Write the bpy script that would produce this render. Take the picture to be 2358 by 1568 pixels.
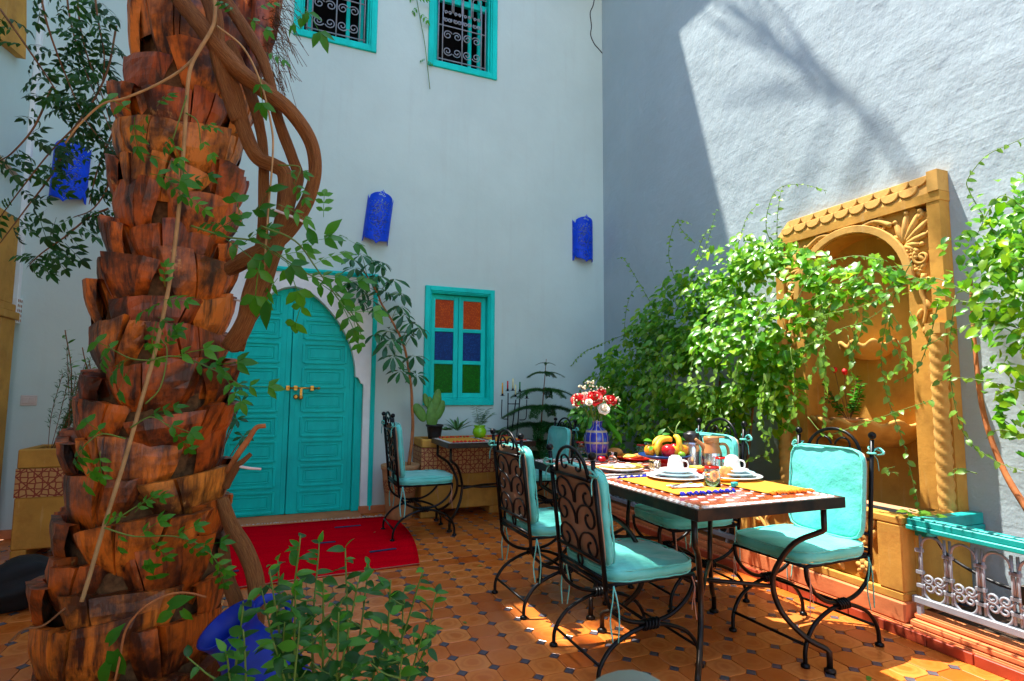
import bpy, bmesh, math, random
import numpy as np
from mathutils import Vector, Matrix, noise
for o in list(bpy.data.objects): bpy.data.objects.remove(o)
sc = bpy.context.scene
COL = sc.collection
PI = math.pi
rnd = random.Random(7)

# ------------------------------------------------------------------ camera
FPX, YAW, PITCH, ROLL, CAMH = 1288.63, 0.38155, 0.09044, 0.00774, 1.2   # focal length in px of a 2358 px wide frame
_f = Vector((math.sin(YAW)*math.cos(PITCH), math.cos(YAW)*math.cos(PITCH), math.sin(PITCH)))
_r0 = Vector((math.cos(YAW), -math.sin(YAW), 0)); _u0 = _r0.cross(_f)
_r = _r0*math.cos(ROLL)+_u0*math.sin(ROLL); _u = _u0*math.cos(ROLL)-_r0*math.sin(ROLL)
CAM = Vector((0, 0, CAMH))
cd = bpy.data.cameras.new('camera'); cam = bpy.data.objects.new('camera', cd); COL.objects.link(cam)
cd.sensor_width = 36; cd.lens = 36*FPX/2358; cd.clip_start = .05; cd.clip_end = 300
cam.matrix_world = Matrix(((_r.x, _u.x, -_f.x, 0), (_r.y, _u.y, -_f.y, 0), (_r.z, _u.z, -_f.z, CAMH), (0, 0, 0, 1)))
cd.dof.use_dof = True; cd.dof.focus_distance = 3.2; cd.dof.aperture_fstop = 13
sc.camera = cam
sc.render.resolution_x = 1024; sc.render.resolution_y = 681

# ------------------------------------------------------------------ sky, sun, exposure
SUN = Vector((.22, -.265, -1)).normalized()
w = bpy.data.worlds.new('World'); sc.world = w; w.use_nodes = True
nt = w.node_tree; bg = nt.nodes['Background']
sky = nt.nodes.new('ShaderNodeTexSky'); sky.sky_type = 'NISHITA'; sky.sun_disc = False
sky.sun_elevation = math.asin(-SUN.z); sky.sun_rotation = math.atan2(-SUN.x, -SUN.y)
nt.links.new(sky.outputs[0], bg.inputs[0]); bg.inputs[1].default_value = .15
sl = bpy.data.lights.new('sun', 'SUN'); sl.energy = 3.3; sl.angle = math.radians(.53); sl.color = (1, .95, .87)
so = bpy.data.objects.new('sun', sl); COL.objects.link(so); so.rotation_euler = SUN.to_track_quat('-Z', 'Y').to_euler()
so.location = (-3, 3, 14)
vs = sc.view_settings; vs.view_transform = 'Standard'; vs.look = 'None'; vs.gamma = 1; vs.exposure = 2.1
sc.render.engine = 'CYCLES'
sc.cycles.max_bounces = 8; sc.cycles.diffuse_bounces = 4; sc.cycles.transparent_max_bounces = 12

# pixel of the photograph (2358 px wide) -> point on a plane the thing touches
def ray(x, y): return (x-1179)*_r-(y-784)*_u+FPX*_f
def Pz(x, y, z=0.): d = ray(x, y); return CAM+d*((z-CAMH)/d.z)
def Py(x, y, Y): d = ray(x, y); return CAM+d*(Y/d.y)
def Px(x, y, X): d = ray(x, y); return CAM+d*(X/d.x)
def proj(P):
    v = Vector(P)-CAM; k = v.dot(_f)
    return (1179+FPX*v.dot(_r)/k, 784-FPX*v.dot(_u)/k, k)

# ------------------------------------------------------------------ materials
def lin(h):
    h = h.lstrip('#'); c = [int(h[i:i+2], 16)/255 for i in (0, 2, 4)]
    return tuple(x/12.92 if x <= .04045 else ((x+.055)/1.055)**2.4 for x in c)
MATS = {}
class N:
    def __init__(s, name):
        s.m = bpy.data.materials.new(name); s.m.use_nodes = True; s.t = s.m.node_tree
        s.p = s.t.nodes['Principled BSDF']; s.out = s.t.nodes['Material Output']; MATS[name] = s.m
    def n(s, typ, **kw):
        x = s.t.nodes.new('ShaderNode'+typ)
        for k, v in kw.items():
            if k.startswith('i_'):
                key = k[2:]; key = int(key) if key.isdigit() else key
                x.inputs[key].default_value = v
            else: setattr(x, k, v)
        return x
    def l(s, a, b): s.t.links.new(a, b)
    def coord(s, stretch=(1, 1, 1)):
        tc = s.n('TexCoord'); mp = s.n('Mapping'); mp.inputs['Scale'].default_value = stretch
        s.l(tc.outputs['Object'], mp.inputs[0]); return mp.outputs[0]
    def noise(s, vec, scale, detail=4, rough=.55):
        x = s.n('TexNoise'); x.inputs['Scale'].default_value = scale; x.inputs['Detail'].default_value = detail
        x.inputs['Roughness'].default_value = rough; s.l(vec, x.inputs['Vector']); return x.outputs['Fac']
    def ramp(s, fac, stops):
        x = s.n('ValToRGB'); e = x.color_ramp.elements
        while len(e) < len(stops): e.new(.5)
        for i, (p, c) in enumerate(stops): e[i].position = p; e[i].color = (*c, 1) if len(c) == 3 else c
        s.l(fac, x.inputs[0]); return x.outputs[0]
    def mix(s, fac, a, b, typ='MIX'):
        x = s.n('Mix', data_type='RGBA', blend_type=typ)
        for sock, v in ((x.inputs[0], fac), (x.inputs[6], a), (x.inputs[7], b)):
            if hasattr(v, 'is_linked'): s.l(v, sock)
            elif isinstance(v, (int, float)): sock.default_value = v
            else: sock.default_value = (*v, 1)
        return x.outputs[2]
    def math(s, op, a, b=0.):
        x = s.n('Math', operation=op)
        for sock, v in zip(x.inputs, (a, b)):
            if hasattr(v, 'is_linked'): s.l(v, sock)
            else: sock.default_value = v
        return x.outputs[0]
    def bump(s, h, strength=.3, dist=.01, prev=None):
        x = s.n('Bump'); x.inputs['Strength'].default_value = strength; x.inputs['Distance'].default_value = dist
        s.l(h, x.inputs['Height'])
        if prev: s.l(prev, x.inputs['Normal'])
        s.l(x.outputs[0], s.p.inputs['Normal']); return x.outputs[0]
def sc3(c, k): return tuple(min(1, x*k) for x in c)
def mat(name, col, rough=.5, metal=0., var=.15, vs_=6., bump=0., bs=30., bd=.004, stretch=(1, 1, 1), col2=None, coat=0., spec=.35):
    m = N(name)
    v = m.coord(stretch); f = m.noise(v, vs_)
    c = m.ramp(f, [(.3, sc3(col, 1-var)), (.7, col2 or sc3(col, 1+var))])
    m.l(c, m.p.inputs['Base Color'])
    m.p.inputs['Roughness'].default_value = rough; m.p.inputs['Metallic'].default_value = metal
    m.p.inputs['Specular IOR Level'].default_value = spec; m.p.inputs['Coat Weight'].default_value = coat
    if bump: m.bump(m.noise(v, bs), bump, bd)
    return m.m
def leafmat(name, c1, c2, c3, rough=.4, trans=.35):
    m = N(name)
    a = m.n('Attribute', attribute_name='var'); oi = m.n('ObjectInfo')
    f = m.math('FRACT', m.math('ADD', a.outputs['Fac'], oi.outputs['Random']))
    c = m.ramp(f, [(0, c1), (.55, c2), (1, c3)])
    nz = m.noise(m.coord(), 30); c = m.mix(m.math('MULTIPLY', nz, .35), c, sc3(c1, .6))
    m.l(c, m.p.inputs['Base Color']); m.p.inputs['Roughness'].default_value = rough
    tr = m.n('BsdfTranslucent'); hs = m.n('HueSaturation'); hs.inputs['Value'].default_value = 1.5; hs.inputs['Hue'].default_value = .485
    m.l(c, hs.inputs['Color']); m.l(hs.outputs[0], tr.inputs[0])
    mx = m.n('MixShader'); mx.inputs[0].default_value = trans
    m.l(m.p.outputs[0], mx.inputs[1]); m.l(tr.outputs[0], mx.inputs[2]); m.l(mx.outputs[0], m.out.inputs[0])
    return m.m
def plaster(name, col, bumps, stain=None, strokes=False):
    m = N(name); v = m.coord()
    f = m.noise(v, 1.1, 5); c = m.ramp(f, [(.3, sc3(col, .88)), (.7, col)])
    f2 = m.noise(v, 9, 5); c = m.mix(m.math('MULTIPLY', f2, .16), c, sc3(col, .70))
    f4 = m.noise(m.coord((5, 5, .25)), 2.5, 5); c = m.mix(m.ramp(f4, [(.56, (0, 0, 0)), (.8, (.22, .22, .22))]), c, (.46, .50, .44))
    if stain:
        sx = m.n('SeparateXYZ'); tc = m.n('TexCoord'); m.l(tc.outputs['Object'], sx.inputs[0])
        mr = m.n('MapRange'); mr.inputs[1].default_value = .0; mr.inputs[2].default_value = 1.3; mr.inputs[3].default_value = .5; mr.inputs[4].default_value = 0
        m.l(m.math('ADD', sx.outputs[2], m.math('MULTIPLY', m.noise(v, 3), .5)), mr.inputs[0])
        c = m.mix(mr.outputs[0], c, stain)
    m.l(c, m.p.inputs['Base Color']); m.p.inputs['Roughness'].default_value = .85
    prev = None
    for (sca, st, di, stre) in bumps:
        prev = m.bump(m.noise(m.coord(stre), sca, 6, .6), st, di, prev)
    if strokes:
        for (rot, sca, lo) in ((.6, 6., .56), (-.35, 9., .58), (1.2, 4., .56)):      # sparse trowel strokes
            tc = m.n('TexCoord'); mp = m.n('Mapping'); mp.inputs['Rotation'].default_value = (rot, 0, 0); mp.inputs['Scale'].default_value = (1, .28, 2.6); m.l(tc.outputs['Object'], mp.inputs[0])
            prev = m.bump(m.ramp(m.noise(mp.outputs[0], sca, 5, .6), [(lo, (0, 0, 0)), (lo+.16, (1, 1, 1))]), .10, .008, prev)
    return m.m
TURQ = (.0, .60, .50)
plaster('plaster_smooth', (.60, .74, .66), [(3, .5, .012, (1, 1, 1)), (40, .3, .002, (1, 1, 1))], (.72, .62, .56))
plaster('plaster_trowel', (.40, .485, .51), [(1.3, .7, .05, (1, 1.4, 1)), (4, .30, .012, (1, .7, 1.6)), (70, .25, .0012, (1, 1, 1))], None, True)
mat('white_reveal', (.84, .86, .80), .8, var=.08, bump=.2)
def stained(name, col, bs, bd):
    m = N(name); v = m.coord(); c = m.ramp(m.noise(v, 3.5, 5), [(.3, sc3(col, .72)), (.7, sc3(col, 1.12))])
    c = m.mix(m.ramp(m.noise(v, 9, 6, .7), [(.5, (0, 0, 0)), (.75, (.55, .55, .55))]), c, (.34, .13, .025))
    c = m.mix(m.ramp(m.noise(m.coord((4, 4, .5)), 5, 6, .7), [(.58, (0, 0, 0)), (.78, (.5, .5, .5))]), c, (.66, .46, .22))
    m.l(c, m.p.inputs['Base Color']); m.p.inputs['Roughness'].default_value = .85; m.p.inputs['Specular IOR Level'].default_value = .25
    pv = m.bump(m.noise(v, bs, 5), .4, bd); m.bump(m.noise(v, 8, 4), .35, .008, pv)
stained('ochre_plaster', (.60, .30, .052), 25, .004); stained('ochre_relief', (.64, .35, .085), 45, .002)
mat('terracotta_plaster', (.60, .19, .065), .75, var=.2, vs_=5, bump=.45, bs=18, bd=.006)
mat('red_tile', (.33, .05, .02), .35, var=.25, vs_=7, bump=.15)
mat('turquoise_paint', TURQ, .5, var=.16, vs_=7, bump=.2, bs=40, bd=.002, stretch=(1, 1, .4), spec=.18)
mat('turquoise_rail', (.01, .34, .30), .4, var=.2, vs_=14, bump=.25, bs=40, bd=.002)
m = N('turquoise_fabric'); v = m.coord(); f = m.noise(v, 5, 4); c = m.ramp(f, [(.3, (.09, .54, .45)), (.7, (.17, .70, .60))]); m.l(c, m.p.inputs['Base Color']); m.p.inputs['Roughness'].default_value = .42
m.p.inputs['Sheen Weight'].default_value = .5; m.p.inputs['Sheen Roughness'].default_value = .35; m.p.inputs['Specular IOR Level'].default_value = .3
pv = m.bump(m.noise(m.coord((1, 2.2, 2.2)), 11, 4), .5, .012); pv = m.bump(m.noise(v, 400, 2), .25, .001, pv)
mat('brown_backing', (.42, .24, .14), .75, var=.08, vs_=5, bump=.1, bs=200)
mat('iron', (.012, .013, .014), .33, .7, var=.4, vs_=20, bump=.25, bs=60, bd=.001)
mat('table_iron', (.012, .022, .025), .35, .6, var=.5, vs_=14, col2=(.05, .03, .018), bump=.2, bs=60, bd=.001)
mat('white_iron', (.27, .29, .32), .45, var=.15, vs_=14, bump=.2, bs=50, bd=.001)
mat('brass', (.55, .28, .05), .35, .9, var=.3, vs_=20)
mat('blue_metal', (.0, .055, .62), .45, 0, var=.2, vs_=12, spec=.25)
mat('blue_plastic', (.0, .022, .30), .5, var=.25, vs_=9, bump=.1)
mat('dark_void', (.004, .004, .005), .9, var=.1)
mat('grout', (.40, .18, .07), .9, var=.2, bump=.3)
mat('wood_pale', (.45, .30, .17), .7, var=.2, stretch=(1, 1, 6))
mat('cream_plastic', (.62, .52, .44), .4, var=.03)
mat('black_cloth', (.006, .006, .007), .7, var=.2, bump=.3, bs=80)
mat('soil', (.05, .028, .015), 1, var=.5, vs_=40, bump=.8, bs=60, bd=.01)
mat('black_pot', (.018, .016, .016), .5, var=.3)
mat('stem_green', (.12, .20, .03), .5, var=.25)
mat('stem_brown', (.20, .085, .03), .8, var=.35, vs_=20, bump=.4, bs=60)
mat('stem_orange', (.42, .14, .04), .7, var=.3, vs_=20, bump=.3, bs=60)
mat('dry_stem', (.42, .25, .10), .7, var=.25, vs_=15)
mat('porcelain', (.80, .80, .78), .12, var=.02, spec=.6, coat=.3)
mat('plate_shade_tint', (.38, .55, .60), .2, var=.1)  # white plate with its teal shadow put into the colour
mat('mat_yellow', (.62, .26, .018), .95, var=.2, vs_=120, bump=.6, bs=160, bd=.002)
mat('tassel_blue', (.006, .012, .30), .95, var=.3)
mat('tassel_orange', (.85, .16, .005), .95, var=.3)
mat('tassel_red', (.70, .02, .01), .95, var=.3)
mat('red_lacquer', (.50, .012, .006), .2, var=.15)
mat('steel', (.55, .56, .57), .22, .95, var=.1, stretch=(1, 1, .1), vs_=40)
mat('black_plastic', (.02, .02, .022), .3, var=.2)
mat('tan_plastic', (.42, .19, .07), .3, var=.1)
mat('omelette', (.85, .45, .03), .5, var=.25, vs_=25, col2=(.9, .62, .10), bump=.4, bs=40)
mat('egg', (.85, .80, .68), .5, var=.1, vs_=20)
mat('bread', (.60, .24, .06), .8, var=.35, vs_=30, bump=.5, bs=80)
mat('orange_fruit', (.85, .27, .01), .4, var=.12, bump=.3, bs=160, bd=.001)
mat('apple_red', (.42, .008, .015), .25, var=.3, vs_=14)
mat('banana', (.80, .45, .02), .5, var=.2, vs_=22, col2=(.85, .52, .04))
mat('green_fruit', (.18, .38, .02), .35, var=.2)
mat('rose_red', (.60, .006, .008), .55, var=.25, vs_=20)
mat('rose_white', (.82, .74, .58), .6, var=.08, vs_=20)
mat('filler_flower', (.80, .76, .50), .7, var=.15)
mat('clay_pot', (.50, .25, .10), .8, var=.25, vs_=8, bump=.4, bs=30)
mat('lime_glaze', (.22, .55, .01), .12, var=.08, coat=.4)
mat('wax_yellow', (.75, .38, .02), .5, var=.05); mat('wax_red', (.6, .01, .01), .5, var=.05)
mat('wax_cream', (.75, .68, .30), .5, var=.05); mat('wax_green', (.02, .20, .03), .5, var=.05)
mat('cactus_skin', (.10, .24, .035), .55, var=.25, vs_=20, bump=.3, bs=60)
mat('tie_white', (.75, .62, .58), .5, var=.03)
mat('cord_pink', (.65, .33, .22), .8, var=.1)
mat('napkin', (.78, .80, .82), .9, var=.04, bump=.2)
mat('fibre', (.12, .055, .02), 1, var=.5, vs_=40)
leafmat('leaf_climber', (.04, .22, .004), (.13, .41, .006), (.34, .56, .02), .32, .45)
leafmat('leaf_shoot', (.10, .26, .02), (.16, .36, .03), (.24, .42, .05), .4, .45)
leafmat('leaf_dark', (.006, .05, .005), (.012, .09, .008), (.03, .15, .012), .5, .3)
leafmat('leaf_vine', (.02, .17, .006), (.045, .27, .01), (.09, .36, .015), .45, .38)
leafmat('leaf_shrub', (.006, .075, .004), (.02, .15, .006), (.08, .32, .012), .5, .3)
leafmat('leaf_umbrella', (.012, .09, .02), (.02, .14, .03), (.035, .20, .035), .35, .25)
leafmat('leaf_pine', (.02, .12, .02), (.03, .17, .025), (.05, .22, .03), .5, .25)
leafmat('leaf_aloe', (.06, .18, .05), (.08, .22, .05), (.1, .25, .06), .4, .1)
leafmat('leaf_grey', (.15, .25, .20), (.2, .30, .24), (.22, .33, .26), .5, .2)
# palm boots: orange brown wood with vertical grain and dark cracks
m = N('palm_boot'); v = m.coord((1, 1, .12)); oi = m.n('ObjectInfo')
f = m.noise(v, 24, 6, .62); base = m.ramp(oi.outputs['Random'], [(0, (.36, .060, .005)), (.4, (.58, .118, .008)), (.75, (.70, .175, .014)), (1, (.72, .24, .030))])
c = m.mix(m.ramp(f, [(.37, (1, 1, 1)), (.54, (0, 0, 0))]), base, (.045, .009, .002))
f2 = m.noise(m.coord(), 4.5, 6, .62); c = m.mix(m.ramp(f2, [(.45, (0, 0, 0)), (.60, (.92, .92, .92))]), c, (.035, .008, .0025))
f3 = m.noise(m.coord((1, 1, .6)), 11, 4, .7); c = m.mix(m.ramp(f3, [(.66, (0, 0, 0)), (.72, (.75, .75, .75))]), c, (.62, .33, .10))
m.l(c, m.p.inputs['Base Color']); m.p.inputs['Roughness'].default_value = .42
pv = m.bump(f, .8, .008); m.bump(f3, .5, .010, pv)
m = N('bark_liana'); v = m.coord((1, 1, .12)); tcn = m.n('Attribute', attribute_name='luv')
mp = m.n('Mapping'); mp.inputs['Scale'].default_value = (13, 13, 1.3); m.l(tcn.outputs['Vector'], mp.inputs[0])
f = m.noise(mp.outputs[0], 3, 6, .7); c = m.ramp(f, [(.30, (.10, .028, .006)), (.46, (.44, .145, .025)), (.68, (.72, .31, .07))])
m.l(c, m.p.inputs['Base Color']); m.p.inputs['Roughness'].default_value = .85; m.bump(f, 1., .035)
# fired clay octagons: mottled, with a faint worn ring
m = N('clay_tile'); a = m.n('Attribute', attribute_name='var'); oi = m.n('ObjectInfo')
fr = m.math('FRACT', m.math('ADD', a.outputs['Fac'], oi.outputs['Random']))
lu = m.n('Attribute', attribute_name='luv'); ln = m.n('VectorMath', operation='LENGTH'); m.l(lu.outputs['Vector'], ln.inputs[0])
geo = m.n('NewGeometry'); nz = m.noise(geo.outputs['Position'], 14, 5); nz2 = m.noise(geo.outputs['Position'], 2.2, 3)
base = m.ramp(fr, [(0, (.50, .105, .012)), (.3, (.65, .175, .026)), (.62, (.71, .225, .045)), (.85, (.54, .12, .014)), (1, (.38, .060, .006))])
rr = m.math('ADD', ln.outputs['Value'], m.math('MULTIPLY', m.math('SUBTRACT', nz, .5), .9))
c = m.mix(m.ramp(rr, [(.30, (.75, .75, .75)), (.55, (.1, .1, .1)), (.72, (.55, .55, .55)), (.95, (0, 0, 0))]), base, (.50, .095, .008))
c = m.mix(m.ramp(nz2, [(.4, (0, 0, 0)), (.75, (.5, .5, .5))]), c, (.70, .25, .065))
m.l(c, m.p.inputs['Base Color']); m.p.inputs['Roughness'].default_value = .24; m.bump(nz, .22, .004)
mat('insert_tile', (.085, .075, .090), .4, var=.35, vs_=5)
m = N('rug_red'); v = m.coord((6, 1, 1)); f = m.noise(v, 30, 4); f2 = m.noise(m.coord((1, 7, 1)), 1.3, 3)
c = m.ramp(f, [(.3, (.56, .0, .006)), (.7, (.72, .001, .012))]); c = m.mix(m.ramp(f2, [(.45, (0, 0, 0)), (.7, (.5, .5, .5))]), c, (.44, .0, .008))
m.l(c, m.p.inputs['Base Color']); m.p.inputs['Roughness'].default_value = .95; m.bump(f, .5, .004)
MATS['rug_red'].node_tree.nodes['Principled BSDF'].inputs['Specular IOR Level'].default_value = 0
mat('rug_blue', (.03, .035, .10), .95, var=.3, vs_=40)
# coloured figured window glass
def cglass(name, c1, c2):
    m = N(name); v = m.coord(); x = m.n('TexVoronoi'); x.inputs['Scale'].default_value = 60; m.l(v, x.inputs['Vector'])
    c = m.ramp(m.math('ADD', m.math('MULTIPLY', x.outputs['Distance'], 1.), m.math('MULTIPLY', m.noise(v, 12), .4)), [(.2, c1), (.75, c2)])
    m.l(c, m.p.inputs['Base Color']); m.p.inputs['Roughness'].default_value = .45; m.p.inputs['Specular IOR Level'].default_value = .15; m.bump(x.outputs['Distance'], .5, .003)
cglass('glass_orange', (.70, .12, .004), (.42, .045, .002)); cglass('glass_blue', (.004, .075, .30), (.002, .03, .14)); cglass('glass_green', (.004, .22, .002), (.002, .10, .001))
m = N('clear_glass'); m.p.inputs['Transmission Weight'].default_value = 1; m.p.inputs['Roughness'].default_value = .02; m.p.inputs['IOR'].default_value = 1.35; m.p.inputs['Base Color'].default_value = (.97, .99, .98, 1)
m = N('tea_red'); m.p.inputs['Transmission Weight'].default_value = .75; m.p.inputs['Roughness'].default_value = .05; m.p.inputs['Base Color'].default_value = (.8, .05, .01, 1); m.p.inputs['IOR'].default_value = 1.3
# star lattice painted on the planters: dark red ground with ochre cells
m = N('lattice_paint'); tc = m.n('TexCoord'); lu = m.n('Attribute', attribute_name='luv')
def cells(vec, scale, rnds):
    x = m.n('TexVoronoi', feature='DISTANCE_TO_EDGE'); x.inputs['Scale'].default_value = scale; x.inputs['Randomness'].default_value = rnds
    m.l(vec, x.inputs['Vector']); return x.outputs['Distance']
mp = m.n('Mapping'); mp.inputs['Rotation'].default_value = (0, 0, PI/4); m.l(lu.outputs['Vector'], mp.inputs[0])
d = m.math('MULTIPLY', cells(lu.outputs['Vector'], 24, .35), 1.); d2 = cells(mp.outputs[0], 11, .0)
mask = m.math('MULTIPLY', m.math('GREATER_THAN', d, .10), m.math('GREATER_THAN', d2, .045))
c = m.mix(mask, (.24, .018, .010), (.58, .30, .10)); c = m.mix(m.math('MULTIPLY', m.noise(m.coord(), 20), .4), c, (.30, .12, .03))
m.l(c, m.p.inputs['Base Color']); m.p.inputs['Roughness'].default_value = .75
# vase: cobalt panels between pale bands
m = N('vase_glaze'); tc = m.n('TexCoord'); sx = m.n('SeparateXYZ'); m.l(tc.outputs['Object'], sx.inputs[0])
ang = m.math('ARCTAN2', sx.outputs[1], sx.outputs[0]); wv = m.math('ABSOLUTE', m.math('SINE', m.math('MULTIPLY', ang, 6)))
zz = m.math('FRACT', m.math('MULTIPLY', sx.outputs[2], 13.5)); zb = m.math('LESS_THAN', m.math('ABSOLUTE', m.math('SUBTRACT', zz, .5)), .09)
ln_ = m.math('MAXIMUM', m.math('LESS_THAN', wv, .22), zb)
c = m.mix(ln_, (.006, .022, .34), (.36, .30, .22)); m.l(c, m.p.inputs['Base Color']); m.p.inputs['Roughness'].default_value = .15; m.p.inputs['Coat Weight'].default_value = .5
mat('glass_print', (.10, .08, .30), .2, var=.5, vs_=60, col2=(.7, .45, .1))

# ------------------------------------------------------------------ mesh helpers
ORG = {}
def tag(o, label=None, cat=None, group=None, kind=None):
    if label: o['label'] = label
    if cat: o['category'] = cat
    if group: o['group'] = group
    if kind: o['kind'] = kind
    return o
def thing(name, label, cat, loc=(0, 0, 0), group=None):
    o = bpy.data.objects.new(name, None); COL.objects.link(o); o.location = loc; o.empty_display_size = .1
    ORG[o] = Vector(loc); return tag(o, label, cat, group)
def relabel(o, label): o['label'] = label; return o
def catmull(pts, n=6):
    P = [Vector(p) for p in pts]; P = [P[0]*2-P[1]]+P+[P[-1]*2-P[-2]]; out = []
    for i in range(1, len(P)-2):
        a, b, c, d = P[i-1:i+3]
        for k in range(n):
            t = k/n
            out.append(.5*((2*b)+(c-a)*t+(2*a-5*b+4*c-d)*t*t+(3*b-a-3*c+d)*t**3))
    out.append(P[-2]); return out
def frame_of(d, up=(0, 0, 1)):
    z = Vector(d).normalized(); x = Vector(up).cross(z)
    if x.length < 1e-4: x = Vector((1, 0, 0)).cross(z)
    x.normalize(); return Matrix((x, z.cross(x), z)).transposed()
class MB:
    def __init__(s): s.v = []; s.f = []; s.sm = []; s.luv = []; s.var = []
    def add(s, V, F, smooth=False, luv=None, var=None):
        b = len(s.v); s.v.extend(tuple(v) for v in V)
        s.f.extend([tuple(i+b for i in f) for f in F]); s.sm.extend([smooth]*len(F))
        if luv is not None: s.luv.extend([(0, 0, 0)]*(b-len(s.luv))); s.luv.extend(tuple(x) for x in luv)
        if var is not None: s.var.extend([0.]*(b-len(s.var))); s.var.extend([var]*len(V))
        return s
    def box(s, c, size, rz=0., M=None):
        a, b, d = [x/2 for x in size]; R = M or Matrix.Rotation(rz, 3, 'Z'); c = Vector(c)
        V = [c+R@Vector((x, y, z)) for x in (-a, a) for y in (-b, b) for z in (-d, d)]
        return s.add(V, [(0, 1, 3, 2), (4, 6, 7, 5), (0, 4, 5, 1), (2, 3, 7, 6), (0, 2, 6, 4), (1, 5, 7, 3)])
    def b2(s, lo, hi): return s.box([(a+b)/2 for a, b in zip(lo, hi)], [abs(b-a) for a, b in zip(lo, hi)])
    def tube(s, pts, r, n=8, caps=True, squash=1., jitter=0., closed=False):
        P = [Vector(p) for p in pts]; k = len(P)
        R = [r]*k if isinstance(r, (int, float)) else ([r[0]+(r[1]-r[0])*i/(k-1) for i in range(k)] if len(r) == 2 and k != 2 else list(r))
        V = []; L = []; F = []; X = None; run = 0
        for i in range(k):
            if closed: d = P[(i+1) % k]-P[i-1]
            else: d = P[min(i+1, k-1)]-P[max(i-1, 0)]
            d = d.normalized() if d.length > 1e-9 else Vector((0, 0, 1))
            if X is None:
                X = d.orthogonal().normalized()
            else:
                X = X-d*X.dot(d)
                X = X.normalized() if X.length > 1e-6 else d.orthogonal().normalized()
            Y = d.cross(X); run += (P[i]-P[i-1]).length if i else 0
            for j in range(n):
                a = 2*PI*j/n; rr = R[i]*(1+(jitter*noise.noise((j*1.7, run*6, R[i]*50)) if jitter else 0))
                V.append(P[i]+X*math.cos(a)*rr+Y*math.sin(a)*rr*squash); L.append((math.cos(a)*.5, math.sin(a)*.5, run*6))
        m = k if closed else k-1
        for i in range(m):
            for j in range(n):
                a = i*n+j; b = i*n+(j+1) % n; c = ((i+1) % k)*n; F.append((a, b, c+(j+1) % n, c+j))
        if caps and not closed: F.append(tuple(range(n-1, -1, -1))); F.append(tuple((k-1)*n+j for j in range(n)))
        return s.add(V, F, True, L)
    def lathe(s, prof, n=24, c=(0, 0, 0), M=None, wob=0., smooth=True, arc=2*PI, a0=0., luvs=1.):
        V = []; F = []; L = []; c = Vector(c); full = abs(arc-2*PI) < 1e-6; cols = n if full else n+1
        for i, (r, z) in enumerate(prof):
            for j in range(cols):
                a = a0+arc*j/n; rr = r*(1+wob*noise.noise((math.cos(a)*2, math.sin(a)*2, z*9)))
                p = Vector((rr*math.cos(a), rr*math.sin(a), z)); V.append(c+(M@p if M else p)); L.append((a*r*luvs, z*luvs, 0))
        for i in range(len(prof)-1):
            for j in range(n):
                k = (j+1) % cols; F.append((i*cols+j, i*cols+k, (i+1)*cols+k, (i+1)*cols+j))
        return s.add(V, F, smooth, L)
    def ell(s, c, r, nu=12, nv=8, M=None, wob=0., seed=0, luv=False):
        r = (r, r, r) if isinstance(r, (int, float)) else r; V = []; F = []; c = Vector(c)
        for i in range(nv+1):
            t = PI*i/nv
            for j in range(nu):
                a = 2*PI*j/nu; d = Vector((math.sin(t)*math.cos(a), math.sin(t)*math.sin(a), math.cos(t)))
                k = 1+(wob*noise.noise(d*1.7+Vector((seed*3.1, 0, 0))) if wob else 0)
                p = Vector((d.x*r[0]*k, d.y*r[1]*k, d.z*r[2]*k)); V.append(c+(M@p if M else p))
        for i in range(nv):
            for j in range(nu): F.append((i*nu+j, (i+1)*nu+j, (i+1)*nu+(j+1) % nu, i*nu+(j+1) % nu))
        return s.add(V, F, True)
    def prism(s, poly, off, smooth=False):      # poly: 3D points, off: extrusion vector
        n = len(poly); off = Vector(off); P = [Vector(p) for p in poly]; V = P+[p+off for p in P]
        F = [tuple(range(n-1, -1, -1)), tuple(range(n, 2*n))]+[(i, (i+1) % n, n+(i+1) % n, n+i) for i in range(n)]
        return s.add(V, F, smooth)
    def mesh(s, name, mat, bevel=0, segs=1):
        me = bpy.data.meshes.new(name); me.from_pydata(s.v, [], s.f)
        me.polygons.foreach_set('use_smooth', s.sm)
        if s.luv:
            s.luv.extend([(0, 0, 0)]*(len(s.v)-len(s.luv))); a = me.attributes.new('luv', 'FLOAT_VECTOR', 'POINT'); a.data.foreach_set('vector', np.array(s.luv, 'f').ravel())
        if s.var:
            s.var.extend([0.]*(len(s.v)-len(s.var))); a = me.attributes.new('var', 'FLOAT', 'POINT'); a.data.foreach_set('value', np.array(s.var, 'f'))
        bm = bmesh.new(); bm.from_mesh(me); bmesh.ops.recalc_face_normals(bm, faces=bm.faces)
        if bevel:
            E = [e for e in bm.edges if len(e.link_faces) == 2 and e.calc_face_angle(0) > .6]
            bmesh.ops.bevel(bm, geom=E, offset=bevel, segments=segs, affect='EDGES', clamp_overlap=True)
        bm.to_mesh(me); bm.free()
        me.materials.append(MATS[mat]); return me
    def build(s, name, mat, parent=None, bevel=0, segs=1, kind=None, label=None):
        if parent is not None:
            o = ORG[parent]
            if o.length: s.v = [(a-o.x, b-o.y, c-o.z) for a, b, c in s.v]
        ob = bpy.data.objects.new(name, s.mesh(name, mat, bevel, segs)); COL.objects.link(ob)
        if parent is not None: ob.parent = parent; ORG[ob] = ORG[parent]
        else: ORG[ob] = Vector((0, 0, 0))
        if kind: ob['kind'] = kind
        if label: ob['label'] = label
        return ob
def place(me, name, parent, M):                 # a piece that shares mesh data
    o = bpy.data.objects.new(name, me); COL.objects.link(o)
    if parent is not None: o.parent = parent; M = Matrix.Translation(-ORG[parent])@M; ORG[o] = ORG[parent]
    o.matrix_basis = M; return o
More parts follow.
